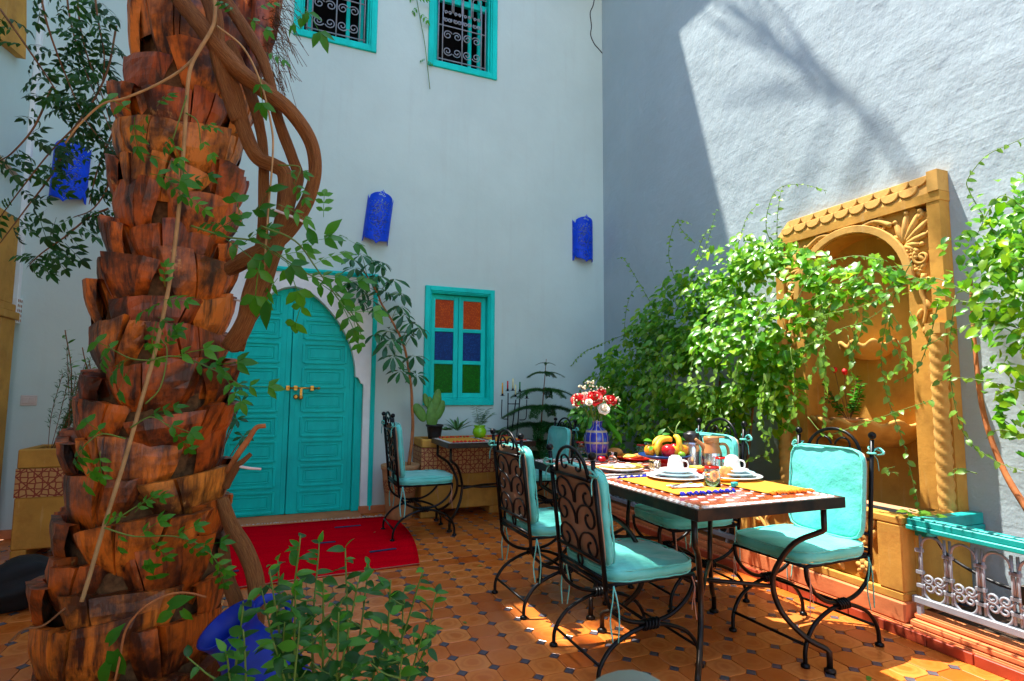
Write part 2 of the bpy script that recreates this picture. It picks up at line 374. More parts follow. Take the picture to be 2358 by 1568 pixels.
def copy_tree(o, parent=None):
    c = o.copy(); COL.objects.link(c)
    if parent is not None: c.parent = parent
    for ch in list(o.children): copy_tree(ch, c)
    return c
def scatter(tmpl, Ms, name, restname, mat, parent, nparts, near=True):
    """leaves: the ones nearest the camera become single parts, the rest one joined part"""
    V, F = tmpl
    if near: Ms = sorted(Ms, key=lambda M: (M.translation-CAM).length)
    if nparts:
        b = MB(); b.add(V, F, True); me = b.mesh(name, mat)
        for M in Ms[:nparts]: place(me, name, parent, M)
    rest = Ms[nparts:]
    if rest:
        A = np.array([list(v)+[1] for v in V]); nv = len(V)
        T = np.array([[list(r) for r in M] for M in rest]); W = np.einsum('nij,vj->nvi', T, A)[:, :, :3].reshape(-1, 3)
        if parent is not None: W = W-np.array(ORG[parent])
        me = bpy.data.meshes.new(restname)
        Fs = [tuple(i+k*nv for i in f) for k in range(len(rest)) for f in F]
        me.from_pydata(W.tolist(), [], Fs); me.polygons.foreach_set('use_smooth', [True]*len(Fs))
        a = me.attributes.new('var', 'FLOAT', 'POINT'); rr = np.random.RandomState(len(rest)).rand(len(rest)); a.data.foreach_set('value', np.repeat(rr, nv).astype('f'))
        me.materials.append(MATS[mat]); o = bpy.data.objects.new(restname, me); COL.objects.link(o)
        if parent is not None: o.parent = parent
        o['kind'] = 'stuff'; ORG[o] = ORG.get(parent, Vector())
def leaf_t(w=.5, shape='ovate', rows=4, fold=.18, droop=.25, tip=0.):
    """leaf template along +Y, unit length, facing +Z"""
    V = []; F = []
    for i in range(rows+1):
        t = i/rows
        if shape == 'ovate': k = math.sin(PI*t**.75)**.8
        elif shape == 'heart': k = (math.sin(PI*min(1, t*.9+.16)))**.9 if 0 < t < 1 else (.55 if t == 0 else 0)
        elif shape == 'lance': k = math.sin(PI*t)**.7
        else: k = math.sin(PI*t**1.5)**.7
        k = max(k, .02)*w/2; z = -droop*t*t
        y = t-(.10 if shape == 'heart' and i == 0 else 0)
        V += [(-k, y, z+fold*k), (0, t, z), (k, y, z+fold*k)]
    for i in range(rows):
        a = i*3; F += [(a, a+1, a+4, a+3), (a+1, a+2, a+5, a+4)]
    return V, F
def pinnate_t(pairs=3, ll=.42, lw=.42, lt='ovate', spread=1.05, droop=.35):
    V = []; F = []; lv, lf = leaf_t(lw, lt, 3, .2, .3)
    def put(p, ang, s, dz):
        M = Matrix.Translation(p)@Matrix.Rotation(ang, 4, 'Z')@Matrix.Rotation(dz, 4, 'X')@Matrix.Scale(s, 4); b = len(V)
        V.extend(tuple(M@Vector(v)) for v in lv); F.extend(tuple(i+b for i in f) for f in lf)
    for i in range(pairs):
        t = .22+.55*i/max(1, pairs-1); p = Vector((0, t, -droop*t*t))
        for sg in (-1, 1): put(p, -sg*spread, ll*(1-.12*abs(i-1)), -.25)
    put(Vector((0, .78, -droop*.6)), 0, ll*1.15, -.5)
    b = len(V); q = [Vector((0, t, -droop*t*t)) for t in (0, .4, .8)]
    for p in q: V += [(p.x-.010, p.y, p.z), (p.x+.010, p.y, p.z)]
    F += [(b, b+1, b+3, b+2), (b+2, b+3, b+5, b+4)]
    return V, F
def orient(p, d, n, s):
    """matrix: leaf axis d, normal n, size s"""
    y = Vector(d).normalized(); z = Vector(n); z = z-y*z.dot(y)
    z = z.normalized() if z.length > 1e-4 else y.orthogonal().normalized()
    x = y.cross(z)
    return Matrix(((x.x*s, y.x*s, z.x*s, p[0]), (x.y*s, y.y*s, z.y*s, p[1]), (x.z*s, y.z*s, z.z*s, p[2]), (0, 0, 0, 1)))
def rv(s=1.): return Vector((rnd.uniform(-s, s), rnd.uniform(-s, s), rnd.uniform(-s, s)))
def along(pts, step, size, out, down=.5, t0=0., jitter=.3, nrm=(0, 0, 1), side=None):
    """alternate leaves along a stem polyline"""
    run = 0; nxt = step*rnd.random(); k = 0; tot = sum((pts[i+1]-pts[i]).length for i in range(len(pts)-1))
    for i in range(len(pts)-1):
        a, b = pts[i], pts[i+1]; L = (b-a).length
        while nxt < run+L:
            t = (nxt-run)/L if L else 0; p = a.lerp(b, t); d = (b-a).normalized()
            if nxt/tot >= t0:
                sd = d.cross(Vector((0, 0, 1))+rv(.3)); sd = sd.normalized() if sd.length > .01 else d.orthogonal()
                sg = 1 if k % 2 else -1; k += 1
                ld = sd*sg+d*.5+Vector((0, 0, -down))+rv(jitter)
                out.append(orient(p, ld, Vector(nrm)+rv(.5), size*rnd.uniform(.7, 1.2)*(1-.35*nxt/tot)))
            nxt += step*rnd.uniform(.7, 1.3)
        run += L
def spiral(c, r0, r1, a0, turns, n=14, u=Vector((1, 0, 0)), v=Vector((0, 0, 1))):
    out = []
    for i in range(n+1):
        t = i/n; a = a0+2*PI*turns*t; r = r0+(r1-r0)*t
        out.append(Vector(c)+u*(math.cos(a)*r)+v*(math.sin(a)*r))
    return out
def arcpts(c, r, a0, a1, n=10, u=Vector((1, 0, 0)), v=Vector((0, 0, 1))):
    return [Vector(c)+u*(math.cos(a0+(a1-a0)*i/n)*r)+v*(math.sin(a0+(a1-a0)*i/n)*r) for i in range(n+1)]
def pillow(sx, sy, sz, c=(0, 0, 0), M=None, n=14, puff=.6, wr=.004, e=5.):
    """upholstered pad: superellipse plan, soft edge, slight wrinkles"""
    V = []; F = []; c = Vector(c); rows = [(-1, .90), (-.75, .985), (0, 1.), (.75, .99), (1, .92), (1+.35*puff, .6), (1+.45*puff, .25)]
    m = n*4
    for (h, k) in rows:
        for j in range(m):
            a = 2*PI*j/m; ca, sa = math.cos(a), math.sin(a)
            r = 1/((abs(ca)**e+abs(sa)**e)**(1/e)); x = ca*r*sx/2*k; y = sa*r*sy/2*k; z = h*sz/2
            nz_ = noise.noise((x*14+3, y*14, z*40))*wr*2; V.append((x*(1+nz_*2), y*(1+nz_*2), z+nz_))
    k0 = len(V); V.append((0, 0, (1+.5*puff)*sz/2)); V.append((0, 0, -sz/2))
    for i in range(len(rows)-1):
        for j in range(m): F.append((i*m+j, i*m+(j+1) % m, (i+1)*m+(j+1) % m, (i+1)*m+j))
    for j in range(m): F.append(((len(rows)-1)*m+j, (len(rows)-1)*m+(j+1) % m, k0)); F.append((j, k0+1, (j+1) % m))
    V = [c+(M@Vector(v) if M else Vector(v)) for v in V]
    return V, F
def pad_edge(sx, sy, z, c=(0, 0, 0), M=None, k=.955, e=5., n=48):
    out = []
    for j in range(n):
        a = 2*PI*j/n; ca, sa = math.cos(a), math.sin(a); r = 1/((abs(ca)**e+abs(sa)**e)**(1/e))
        p = Vector((ca*r*sx/2*k, sa*r*sy/2*k, z+.0015*math.sin(j*2.3))); out.append(Vector(c)+(M@p if M else p))
    return out
def sheet_holes(us, vs, holes, fn, sub=1):
    """flat sheet u x v with rectangular holes; fn maps (u,v) to a point"""
    U = sorted(set(list(us)+[h[0] for h in holes]+[h[1] for h in holes])); Vv = sorted(set(list(vs)+[h[2] for h in holes]+[h[3] for h in holes]))
    b = MB(); idx = {}
    for i, u in enumerate(U):
        for j, v in enumerate(Vv): idx[i, j] = len(b.v); b.v.append(tuple(fn(u, v)))
    for i in range(len(U)-1):
        for j in range(len(Vv)-1):
            um, vm = (U[i]+U[i+1])/2, (Vv[j]+Vv[j+1])/2
            if any(h[0] < um < h[1] and h[2] < vm < h[3] for h in holes): continue
            b.f.append((idx[i, j], idx[i+1, j], idx[i+1, j+1], idx[i, j+1])); b.sm.append(False)
    return b

# ================================================================== the setting
XL, XR, YB = -2.10, 3.49, 5.75
HB, HL, HR = 10.3, 15.1, 6.9
PER = .1462; GX, GY = 1.186, 2.553          # floor pattern: insert at (GX+i*PER, GY+j*PER)
fl = MB(); fl.add([(-14, -14, -.008), (14, -14, -.008), (14, 5.95, -.008), (-14, 5.95, -.008)], [(0, 1, 2, 3)])
floor = fl.build('floor', 'grout'); floor['kind'] = 'structure'
def poly_tile(pts, h, ch):
    n = len(pts); c = [sum(p[k] for p in pts)/n for k in (0, 1)]
    V = []; L = []
    for (z, k) in ((-.008, 1), (h-ch, 1), (h, 1-ch/.05)):
        for p in pts: V.append((c[0]+(p[0]-c[0])*k, c[1]+(p[1]-c[1])*k, z)); L.append((p[0]/.066*k, p[1]/.066*k, 0))
    F = [tuple(range(2*n, 3*n))]
    V.append((c[0], c[1], h)); L.append((0, 0, 0)); F = [(2*n+i, 2*n+(i+1) % n, 3*n) for i in range(n)]
    for k in (0, n): F += [(k+i, k+(i+1) % n, k+n+(i+1) % n, k+n+i) for i in range(n)]
    return V, F, L
hp = PER/2-.0016; q = .027
octp = [(hp, -hp+q), (hp, hp-q), (hp-q, hp), (-hp+q, hp), (-hp, hp-q), (-hp, -hp+q), (-hp+q, -hp), (hp-q, -hp)]
insp = [(q-.003, 0), (0, q-.003), (-q+.003, 0), (0, -q+.003)]
def lay(pts, ox, oy, h, ch, matn, name, rest):
    V, F, L = poly_tile(pts, h, ch)
    cells = []
    for i in range(-26, 14):
        for j in range(-26, 24):
            x, y = GX+ox+i*PER, GY+oy+j*PER
            if XL+.0 < x < 2.87 and -1. < y < YB-.03:
                u, v_, k = proj((x, y, 0)); vis = k > 0 and -40 < u < 2400 and v_ < 1600
                cells.append((0 if vis else 1, (Vector((x, y, 0))-CAM).length, x, y))
    cells.sort(); b = MB(); b.add(V, F, False, L); me = b.mesh(name, matn); r2 = random.Random(3)
    for (_, _, x, y) in cells[:300]:
        place(me, name, floor, Matrix.Translation((x, y, r2.uniform(-.0012, .0006)))@Matrix.Rotation(r2.uniform(-.008, .008), 4, 'X')@Matrix.Rotation(r2.uniform(-.008, .008)+(r2.randrange(4)*PI/2 if ox else 0)*0, 4, 'Y'))
    b = MB()
    for (_, _, x, y) in cells[300:]:
        dz = r2.uniform(-.0012, .0006); b.add([(x+v[0], y+v[1], v[2]+dz) for v in V], F, False, L, r2.random())
    o = b.build(rest, matn, floor); o['kind'] = 'stuff'
lay(octp, PER/2, PER/2, .0, .0015, 'clay_tile', 'floor_tile', 'distant_floor_tiles')
lay(insp, 0, 0, .0, .001, 'insert_tile', 'inset_tile', 'distant_inset_tiles')

# ---- back wall with the door recess and three windows
WIN = (1.315, 2.09, 1.048, 2.305); U1 = (-.08, .737, 4.74, 6.05); U2 = (1.29, 2.09, 4.74, 6.05)
def shrink(w_, d): return (w_[0]+d, w_[1]-d, w_[2]+d, w_[3]-d)
DOOR = (-.735, .80, 0, 2.33)
wb = sheet_holes([XL, XR], [0, HB], [DOOR, shrink(WIN, .075), shrink(U1, .06), shrink(U2, .06)], lambda u, v: (u, YB, v))
wb.b2((XL, YB+.002, HB-.3), (XR, YB+.35, HB))
wall_b = wb.build('courtyard_wall', 'plaster_smooth')
tag(wall_b, 'tall smooth white wall with the teal arched door and three teal windows', 'wall')
# crack near the corner
pts = [Py(x, y, YB-.002) for x, y in ((1370, -12), (1366, 12), (1359, 30), (1362, 60), (1360, 80), (1368, 100), (1378, 112), (1388, 124), (1393, 133))]
b = MB(); b.tube(catmull(pts, 4), .006, 5); b.build('crack', 'dark_void', wall_b)
# white panel round the arch, cut to a pointed horseshoe
DC = .035
ra = [(0., 2.2), (.12, 2.165), (.25, 2.07), (.38, 1.93), (.48, 1.78), (.55, 1.62), (.59, 1.45), (.60, 1.33), (.625, 1.325), (.64, 1.30), (.655, 1.265), (.675, 1.262), (.68, 1.24), (.68, 0)]
ra = [Vector((a, 0, z)) for a, z in ra]; ra = catmull(ra[:8], 4)+ra[8:]
arch = [(DC+p.x, p.z) for p in ra]; archl = [(DC-p.x, p.z) for p in ra]
b = MB()
for A, xe in ((arch, DOOR[1]), (archl, DOOR[0])):
    n = len(A); V = []
    for (x, z) in A: V += [(x, YB-.003, z), (x, YB+.118, z)]
    b.add(V, [(2*i, 2*i+1, 2*i+3, 2*i+2) for i in range(n-1)], True)
    k = next(i for i in range(n) if A[i][1] < 1.8); W = [(x, YB-.003, z) for x, z in A]
    for i, (x, z) in enumerate(A): W.append((DC+(xe-DC)*i/k, YB-.003, 2.33) if i <= k else (xe, YB-.003, z))
    W.append((xe, YB-.003, A[k][1])); F = []
    for i in range(n-1):
        if i == k: F += [(i, i+1, n+i+1, 2*n), (i, 2*n, n+i)]
        else: F.append((i, i+1, n+i+1, n+i))
    b.add(W, F)
b.build('arch_surround', 'white_reveal', wall_b)
b = MB()
for x in (DOOR[0]-.005, DOOR[1]+.005):
    b.b2((x-.022, YB-.024, .03), (x+.022, YB, 2.33)); b.b2((x-.008, YB-.034, .03), (x+.008, YB-.025, 2.33))
b.b2((DOOR[0]-.027, YB-.024, 2.332), (DOOR[1]+.027, YB, 2.378)); b.b2((DOOR[0]-.027, YB-.034, 2.347), (DOOR[1]+.027, YB-.025, 2.363))
b.build('door_trim', 'turquoise_paint', wall_b, .004)
b = MB(); b.b2((.70, YB-.03, 0), (XR, YB, .07)); b.b2((XL, YB-.03, 0), (DOOR[0]-.0, YB, .07)); b.build('skirting', 'terracotta_plaster', wall_b, .006)
b = MB(); b.b2((DC-.68, YB-.24, 0), (DC+.68, YB+.2, .012)); b.build('threshold', 'terracotta_plaster', wall_b, .004)

# ---- the double door
door = thing('double_door', 'teal panelled double door in the white pointed arch', 'door', (DC, YB+.16, 0))
YD = YB+.118
b = MB()
for s in (-1, 1): b.b2((DC+s*.60, YD-.05, 0.013), (DC+s*.70, YD+.06, 2.3)); b.b2((DC+s*.603, YD-.062, 0.013), (DC+s*.625, YD-.052, 2.3))
b.b2((DC-.75, YD+.061, 0), (DC+.75, YD+.10, 2.5)); b.build('door_frame_and_backing', 'turquoise_paint', door, .004)  # wide board behind the leaves is added to stop light leaking through the gap
pm = MB(); pw, ph = .40, .185
for (w_, h_, y0, y1, wd) in ((pw, ph, -.012, .0, .022), (pw-.09, ph-.075, -.006, .004, .012)):
    for sx in (-1, 1): pm.b2((sx*w_/2-wd/2, y0, -h_/2), (sx*w_/2+wd/2, y1, h_/2))
    for sz in (-1, 1): pm.b2((-w_/2+wd/2, y0, sz*h_/2-wd/2), (w_/2-wd/2, y1, sz*h_/2+wd/2))
pm.b2((-pw/2+.06, -.004, -ph/2+.05), (pw/2-.06, .004, ph/2-.05))
pme = pm.mesh('panel', 'turquoise_paint', .003)
for s in (-1, 1):
    b = MB(); x0, x1 = sorted((DC+s*.004, DC+s*.598)); b.b2((x0, YD, .014), (x1, YD+.045, 2.28))
    leaf = b.build('door_leaf', 'turquoise_paint', door, .003)
    for k in range(9): place(pme, 'panel', leaf, Matrix.Translation((DC+s*.31, YD-.002, .135+k*.237)))
    st = MB(); st.b2((DC+s*.004, YD-.008, .02), (DC+s*.05, YD-.0005, 2.27)); st.b2((DC+s*.555, YD-.006, .02), (DC+s*.598, YD-.0005, 2.27)); st.build('stile', 'turquoise_paint', leaf, .002)
b = MB(); zl = 1.215
b.tube([(DC-.02, YD-.045, zl), (DC+.25, YD-.045, zl+.0)], .009, 10); b.ell((DC+.262, YD-.045, zl), .013)
for x in (-.02, .05, .20): b.box((DC+x, YD-.028, zl), (.03, .05, .045)); b.lathe([(0, 0), (.022, 0), (.024, .008), (.018, .012)], 12, (DC+x, YD-.01, zl), Matrix.Rotation(PI/2, 3, 'X'))
b.box((DC+.10, YD-.05, zl-.04), (.022, .012, .075)); b.lathe([(0, 0), (.022, 0), (.022, .01), (.012, .014), (0, .014)], 14, (DC+.10, YD-.045, zl-.09), Matrix.Rotation(PI/2, 3, 'X'))
b.lathe([(0, 0), (.022, 0), (.024, .01), (.014, .014), (0, .012)], 14, (DC+.055, YD-.012, zl-.085), Matrix.Rotation(PI/2, 3, 'X'))
b.build('bolt', 'brass', door)

# ---- windows
def ring(b, w_, d, y0, y1):          # rectangular moulding inside outline w_
    x0, x1, z0, z1 = w_
    b.b2((x0, y0, z0), (x0+d, y1, z1)); b.b2((x1-d, y0, z0), (x1, y1, z1)); b.b2((x0+d, y0, z0), (x1-d, y1, z0+d)); b.b2((x0+d, y0, z1-d), (x1-d, y1, z1))
b = MB(); ring(b, WIN, .05, YB-.03, YB+.01); ring(b, shrink(WIN, .05), .014, YB-.022, YB+.02); ring(b, shrink(WIN, .064), .012, YB-.012, YB+.09)
win = b.build('window', 'turquoise_paint', wall_b, .004)
x0, x1, z0, z1 = shrink(WIN, .077); xm = (x0+x1)/2; ys = YB+.055
for s, (a, c_) in enumerate(((x0, xm-.002), (xm+.002, x1-.0))):
    b = MB(); ring(b, (a, c_, z0, z1), .052, ys, ys+.035)
    hh = (z1-z0-.104-.08)/3; 
    for k in (1, 2): zz = z0+.052+k*hh+(k-1)*.04; b.b2((a+.052, ys, zz), (c_-.052, ys+.035, zz+.04))
    b.build('sash', 'turquoise_paint', win, .003)
    for k, g in enumerate(('glass_green', 'glass_blue', 'glass_orange')):
        zz = z0+.052+k*(hh+.04); bb = MB(); bb.b2((a+.05, ys+.014, zz-.002), (c_-.05, ys+.02, zz+hh+.002)); bb.build('pane', g, win)
b = MB(); b.b2((x0-.05, ys+.06, z0-.05), (x1+.05, ys+.10, z1+.05)); b.build('backing', 'dark_void', win)
def grille(x0, x1, z0, z1, y, win_):
    b = MB(); U = Vector((1, 0, 0)); W = Vector((0, 0, 1)); r = .006; xm = (x0+x1)/2; zm = z0+.40
    for x in (x0, x1, xm, x0-.05, x1+.05): b.tube([(x, y, z0-.03), (x, y, z1)], .007, 6)
    for z in (z0, zm, zm+.42): b.tube([(x0-.06, y, z), (x1+.06, y, z)], .007, 6)
    for k in range(2):
        a = x0 if k == 0 else xm; w_ = (x1-x0)/2; cx, cz = a+w_/2, z0+.20
        for sx in (-1, 1):
            for sz in (-1, 1):
                c = (cx+sx*w_*.24, y, cz+sz*.095); a0 = math.atan2(sz, sx)
                b.tube(spiral(c, w_*.235, .012, a0+sx*sz*1.9, -sx*sz*1.45, 22, U, W), r, 5)
    for k in range(4):
        w_ = (x1-x0)/4; cx = x0+w_*(k+.5); rr = w_*.42
        b.tube(arcpts((cx, y, zm+.42-rr-.01), rr, 0, PI, 10, U, W)+[Vector((cx-rr, y, zm+.17))], r, 5); b.tube([(cx+rr, y, zm+.42-rr-.01), (cx+rr, y, zm+.17)], r, 5)
        for sx in (-1, 1):
            b.tube(spiral((cx+sx*rr*.45, y, zm+.075), rr*.55, .008, PI/2-sx*PI/2+sx*.8, sx*-1.3, 16, U, W), r, 5)
            b.tube(spiral((cx+sx*rr*.42, y, zm+.165), rr*.40, .008, -PI/2, sx*1.2, 14, U, W), r, 5)
    b.build('grille', 'white_iron', win_)
for Wn in (U1, U2):
    b = MB(); ring(b, Wn, .06, YB-.025, YB+.01); ring(b, shrink(Wn, .06), .018, YB-.012, YB+.05); ring(b, shrink(Wn, .078), .02, YB+.02, YB+.14)
    i = shrink(Wn, .098); b.b2((i[0], YB+.09, Wn[2]+.86), (i[1], YB+.13, Wn[2]+.93))
    ww = b.build('window', 'turquoise_paint', wall_b, .004)
    grille(i[0]+.075, i[1]-.075, i[2]+.045, Wn[2]+.86, YB+.05, ww)
    b = MB(); a, c_, e, f_ = shrink(Wn, .05)
    b.add([(a, YB+.03, e), (c_, YB+.03, e), (c_, YB+.03, f_), (a, YB+.03, f_), (a, YB+.9, e), (c_, YB+.9, e), (c_, YB+.9, f_), (a, YB+.9, f_)], [(4, 5, 6, 7), (0, 1, 5, 4), (2, 3, 7, 6), (0, 4, 7, 3), (1, 2, 6, 5)])
    b.build('dark_room', 'dark_void', ww)
    b = MB(); ring(b, (i[0]+.02, i[1]-.02, i[2]+.02, Wn[3]-.1), .05, YB+.2, YB+.24); b.b2((i[0]+.42, YB+.2, i[2]), (i[0]+.46, YB+.24, Wn[3]-.1)); b.build('casement', 'turquoise_paint', ww, .003)

# ---- right wall: trowelled plaster, with the hole of the fountain niche
FY0, FY1, FC = 1.97, 3.13, 2.55
us = [-4+i*.35 for i in range(28)]+[YB+.3]; vz = [i*.3 for i in range(23)]+[HR]
wr_ = sheet_holes(us, vz, [(FC-.38, FC+.38, .5, 2.27)], lambda u, v: (XR, u, v))
wr_.b2((XR+.001, -4, HR-.05), (XR+.4, YB+.3, HR)); 
wall_r = wr_.build('courtyard_wall', 'plaster_trowel'); tag(wall_r, 'rough trowelled white wall in sunlight behind the ochre fountain', 'wall')
b = MB(); b.b2((XR-.47, -4, HR+.001), (XR+.5, YB-.001, HR+.12)); b.build('eave', 'terracotta_plaster', wall_r, .01)
# ---- left wall, tall against the corner, with its ochre pilaster
b = MB()
b.add([(XL, 2.2, 0), (XL, YB, 0), (XL, YB, HL), (XL, 2.2, HL)], [(0, 1, 2, 3)]); b.add([(XL, -4, 0), (XL, 2.2, 0), (XL, 2.2, 5.2), (XL, -4, 5.2)], [(0, 1, 2, 3)])
b.b2((XL-.5, 2.2, HL-.3), (XL-.001, YB+.001, HL)); b.b2((XL-.5, YB+.36, 8.), (XL, 10., HL))  # block past the corner: out of view, added to keep sun off the floor
wall_l = b.build('courtyard_wall', 'plaster_smooth'); tag(wall_l, 'shaded white wall with ochre pilaster, meeting the lamp wall at the corner', 'wall')
b = MB(); b.b2((XL+.001, .9, 3.05), (-.45, 2.0, 3.3)); b.b2((XL+.001, -4, 3.05), (.5, .899, 3.3)); b.build('shade_slab', 'terracotta_plaster', wall_l)  # unseen slabs overhead, added to cut sky light at the lower left
ya = Px(40, 720, XL+.02).y
b = MB(); b.b2((XL, 4.3, 0), (XL+.06, ya-.13, 1.74)); b.b2((XL, 4.3, 1.741), (XL+.075, ya-.10, 1.80)); b.b2((XL, 4.3, 1.801), (XL+.06, ya-.14, 1.86)); b.b2((XL, 4.3, 1.861), (XL+.05, ya-.18, 2.55)); b.build('pilaster', 'ochre_plaster', wall_l, .006)
b = MB(); b.b2((XL, ya-.098, 1.72), (XL+.05, ya+.03, 1.93)); cap = b.build('capital', 'white_reveal', wall_l, .004)
b = MB()
for i in range(4):
    for j in range(5): b.ell((XL+.05, ya-.08+i*.03, 1.745+j*.04), (.004, .011, .014), 6, 4)
b.build('carving', 'brown_backing', cap)
b = MB(); b.b2((XL, ya-.06, 1.931), (XL+.035, ya+.02, 5.)); b.build('pilaster_strip', 'white_reveal', wall_l, .004)
P = [Px(-60, 20, XL+.05), Px(-60, 40, XL+.05), Px(55, 136, XL+.05), Px(57, 60, XL+.05), Px(57, -80, XL+.05), Px(-60, -220, XL+.05)]
P = [Vector((XL+.002, min(p.y, YB-.02), p.z)) for p in P]
b = MB(); b.prism(P, (.06, 0, 0)); b.build('ochre_spandrel', 'ochre_plaster', wall_l)
P = [Px(-20, 345, XL+.04), Px(40, 408, XL+.04)]; b = MB(); b.tube(P, .02, 6); b.build('wood_rail', 'wood_pale', wall_l)

# ---- raised bed with terracotta kerb along the right wall
bed = thing('raised_bed', 'terracotta plastered raised bed with red tile skirting along the rough wall', 'planter', (2.885, 2.5, 0))
sk = MB(); sk.b2((-.013, -.098, 0), (.012, .098, .05)); skm = sk.mesh('skirting_tile', 'red_tile', .003)
for i in range(26): place(skm, 'skirting_tile', bed, Matrix.Translation((2.897, .55+i*.2, 0)))
b = MB(); b.b2((2.911, .4, 0), (3.48, YB-.03, .055)); b.b2((2.925, .4, .056), (3.05, 1.95, .088)); b.b2((2.955, .4, .089), (3.05, 1.95, .118))
b.b2((2.925, FY1-.02, .056), (3.05, YB-.03, .10)); b.b2((2.945, FY1-.02, .101), (3.05, YB-.03, .135)); b.build('kerb', 'terracotta_plaster', bed, .008, 2)
b = MB(); b.b2((3.051, .4, .056), (3.488, 1.95, .085)); b.b2((3.051, FY1, .056), (3.488, YB-.03, .10)); b.build('soil', 'soil', bed)

# ---- railings
def railing(y0, y1, label, ret=False):
    t = thing('railing', label, 'railing', (2.975, (y0+y1)/2, .12)); X = 2.975; Y = Vector((0, 1, 0)); Z = Vector((0, 0, 1)); r = .0065
    b = MB(); b.b2((X-.016, y0, .165), (X+.016, y1, .197)); b.build('bottom_rail', 'white_iron', t, .003)
    b = MB(); b.b2((X-.035, y0, .522), (X+.005, y1, .545)); b.b2((X-.026, y0, .5455), (X+.035, y1, .575)); b.b2((X-.012, y0, .5755), (X+.026, y1, .583))
    if ret: b.b2((X+.0, y1-.055, .515), (XR-.005, y1-.001, .574)); b.b2((X+.03, y1-.062, .484), (XR-.005, y1-.0, .5145))
    b.build('top_rail', 'turquoise_rail', t, .004)
    m_ = MB(); h = .0675
    for s in (-1, 1):
        m_.tube([(0, s*(h-.012), .50), (0, s*(h-.012), .205)], r, 6); 
    m_.tube(arcpts((0, 0, .445), .052, 0, PI, 10, Y, Z), r, 6)
    m_.tube([(0, .052, .445), (0, .060, .40), (0, .064, .31)], r, 6); m_.tube([(0, -.052, .445), (0, -.060, .40), (0, -.064, .31)], r, 6)
    for z in (.31, .415, .245): m_.b2((-.011, -h-.011, z), (.011, -h+.020, z+.016)); m_.b2((-.011, h-.020, z), (.011, h+.0105, z+.016))
    for s in (-1, 1):
        m_.tube([Vector((0, s*.062, .305)), Vector((0, s*.052, .285))]+spiral((0, s*.026, .292), .024, .006, PI*1.5 if s > 0 else PI*1.5, -s*1.25, 14, Y, Z), r, 6)
        m_.tube(arcpts((0, 0, .238), .05, -PI/2, -PI/2+s*2.1, 8, Y, Z)[::1], r, 6)
        m_.tube(spiral((0, s*.022, .250), .026, .006, PI/2+s*-.9, s*1.2, 14, Y, Z), r, 6)
    me = m_.mesh('scroll_panel', 'white_iron'); n = int((y1-y0)/(2*h))
    for i in range(n): place(me, 'scroll_panel', t, Matrix.Translation((X, y1-.035-h-i*2*h, 0)))
    b = MB()
    for y in (y0+.1, y1-.02, (y0+y1)/2): b = MB(); b.b2((X-.012, y-.02, .10), (X+.012, y+.0, .166)); b.build('foot', 'white_iron', t)
    return t
railing(.35, 1.955, 'white scrolled iron railing with teal top rail, right of the ochre fountain', True)
railing(FY1+.02, 5.55, 'white scrolled iron railing under the climbing plant, behind the breakfast table')

# ---- the ochre wall fountain
ft = thing('wall_fountain', 'carved ochre wall fountain with arched niche and shell basins', 'fountain', (3.2, FC, 0))
XF = 3.40
b = MB()                                         # surround
n = 20; A = [(FC+.37*math.cos(PI*i/n), 1.88+.37*math.sin(PI*i/n)) for i in range(n+1)]; A = [(FC+.37, .555)]+A+[(FC-.37, .555)]
O = []
for (y, z) in A:
    if z <= 1.88: O.append((FY1-.07 if y > FC else FY0+.07, z))
    else:
        a = math.atan2(z-1.88, y-FC); k = min(.51/max(1e-6, abs(math.cos(a))), .425/max(1e-6, math.sin(a))); O.append((FC+k*math.cos(a), 1.88+k*math.sin(a)))
W = []; 
for p, o in zip(A, O): W += [(XF+.022, *p), (XF+.022, *o)]
b.add(W, [(2*i, 2*i+2, 2*i+3, 2*i+1) for i in range(len(A)-1)])
W = []
for p in A: W += [(XF+.022, *p), (3.60, *p)]
b.add(W, [(2*i, 2*i+1, 2*i+3, 2*i+2) for i in range(len(A)-1)], True)
for sg, (ya_, yb_) in enumerate(((FY0, FY0+.07), (FY1-.07, FY1))): b.b2((XF, ya_, .556), (XR-.002, yb_, 2.335))
b.b2((XF-.004, FY0-.004, 2.3055), (XR-.002, FY1+.004, 2.36)); 
b.build('surround', 'ochre_plaster', ft)
b = MB(); b.add([(3.60, FC-.4, .5), (3.60, FC+.4, .5), (3.60, FC+.4, 2.3), (3.60, FC-.4, 2.3)], [(0, 1, 2, 3)]); b.build('niche_back', 'ochre_plaster', ft)
b = MB(); V = []; F = []                          # raised arch ring
for i in range(n+1):
    a = PI*i/n
    for (r_, x) in ((.372, XF+.02), (.372, XF-.012), (.42, XF-.012), (.42, XF+.02)): V.append((x, FC+r_*math.cos(a), 1.88+r_*math.sin(a)))
F = [(i*4+k, i*4+(k+1) % 4, i*4+4+(k+1) % 4, i*4+4+k) for i in range(n) for k in range(4)]; b.add(V, F, False); 
b.build('arch_ring', 'ochre_relief', ft, .004)
b = MB()                                          # roof band behind the scales
b.add([(XF, FY0, 2.361), (XF, FY1-.02, 2.361), (XF+.03, FY1-.10, 2.476), (XF+.03, FY0, 2.476), (XR, FY0, 2.361), (XR, FY1, 2.361), (XR, FY1-.1, 2.476), (XR, FY0, 2.476)], [(0, 1, 2, 3), (0, 3, 7, 4), (1, 5, 6, 2), (3, 2, 6, 7)])
b.b2((XF-.012, FY0-.004, 2.362), (XR-.003, FY0+.055, 2.484)); b.build('roof_band', 'ochre_relief', ft)
sm = MB(); pts = [(.054*math.cos(a), .046*math.sin(a)) for a in [PI+PI*i/10 for i in range(11)]]
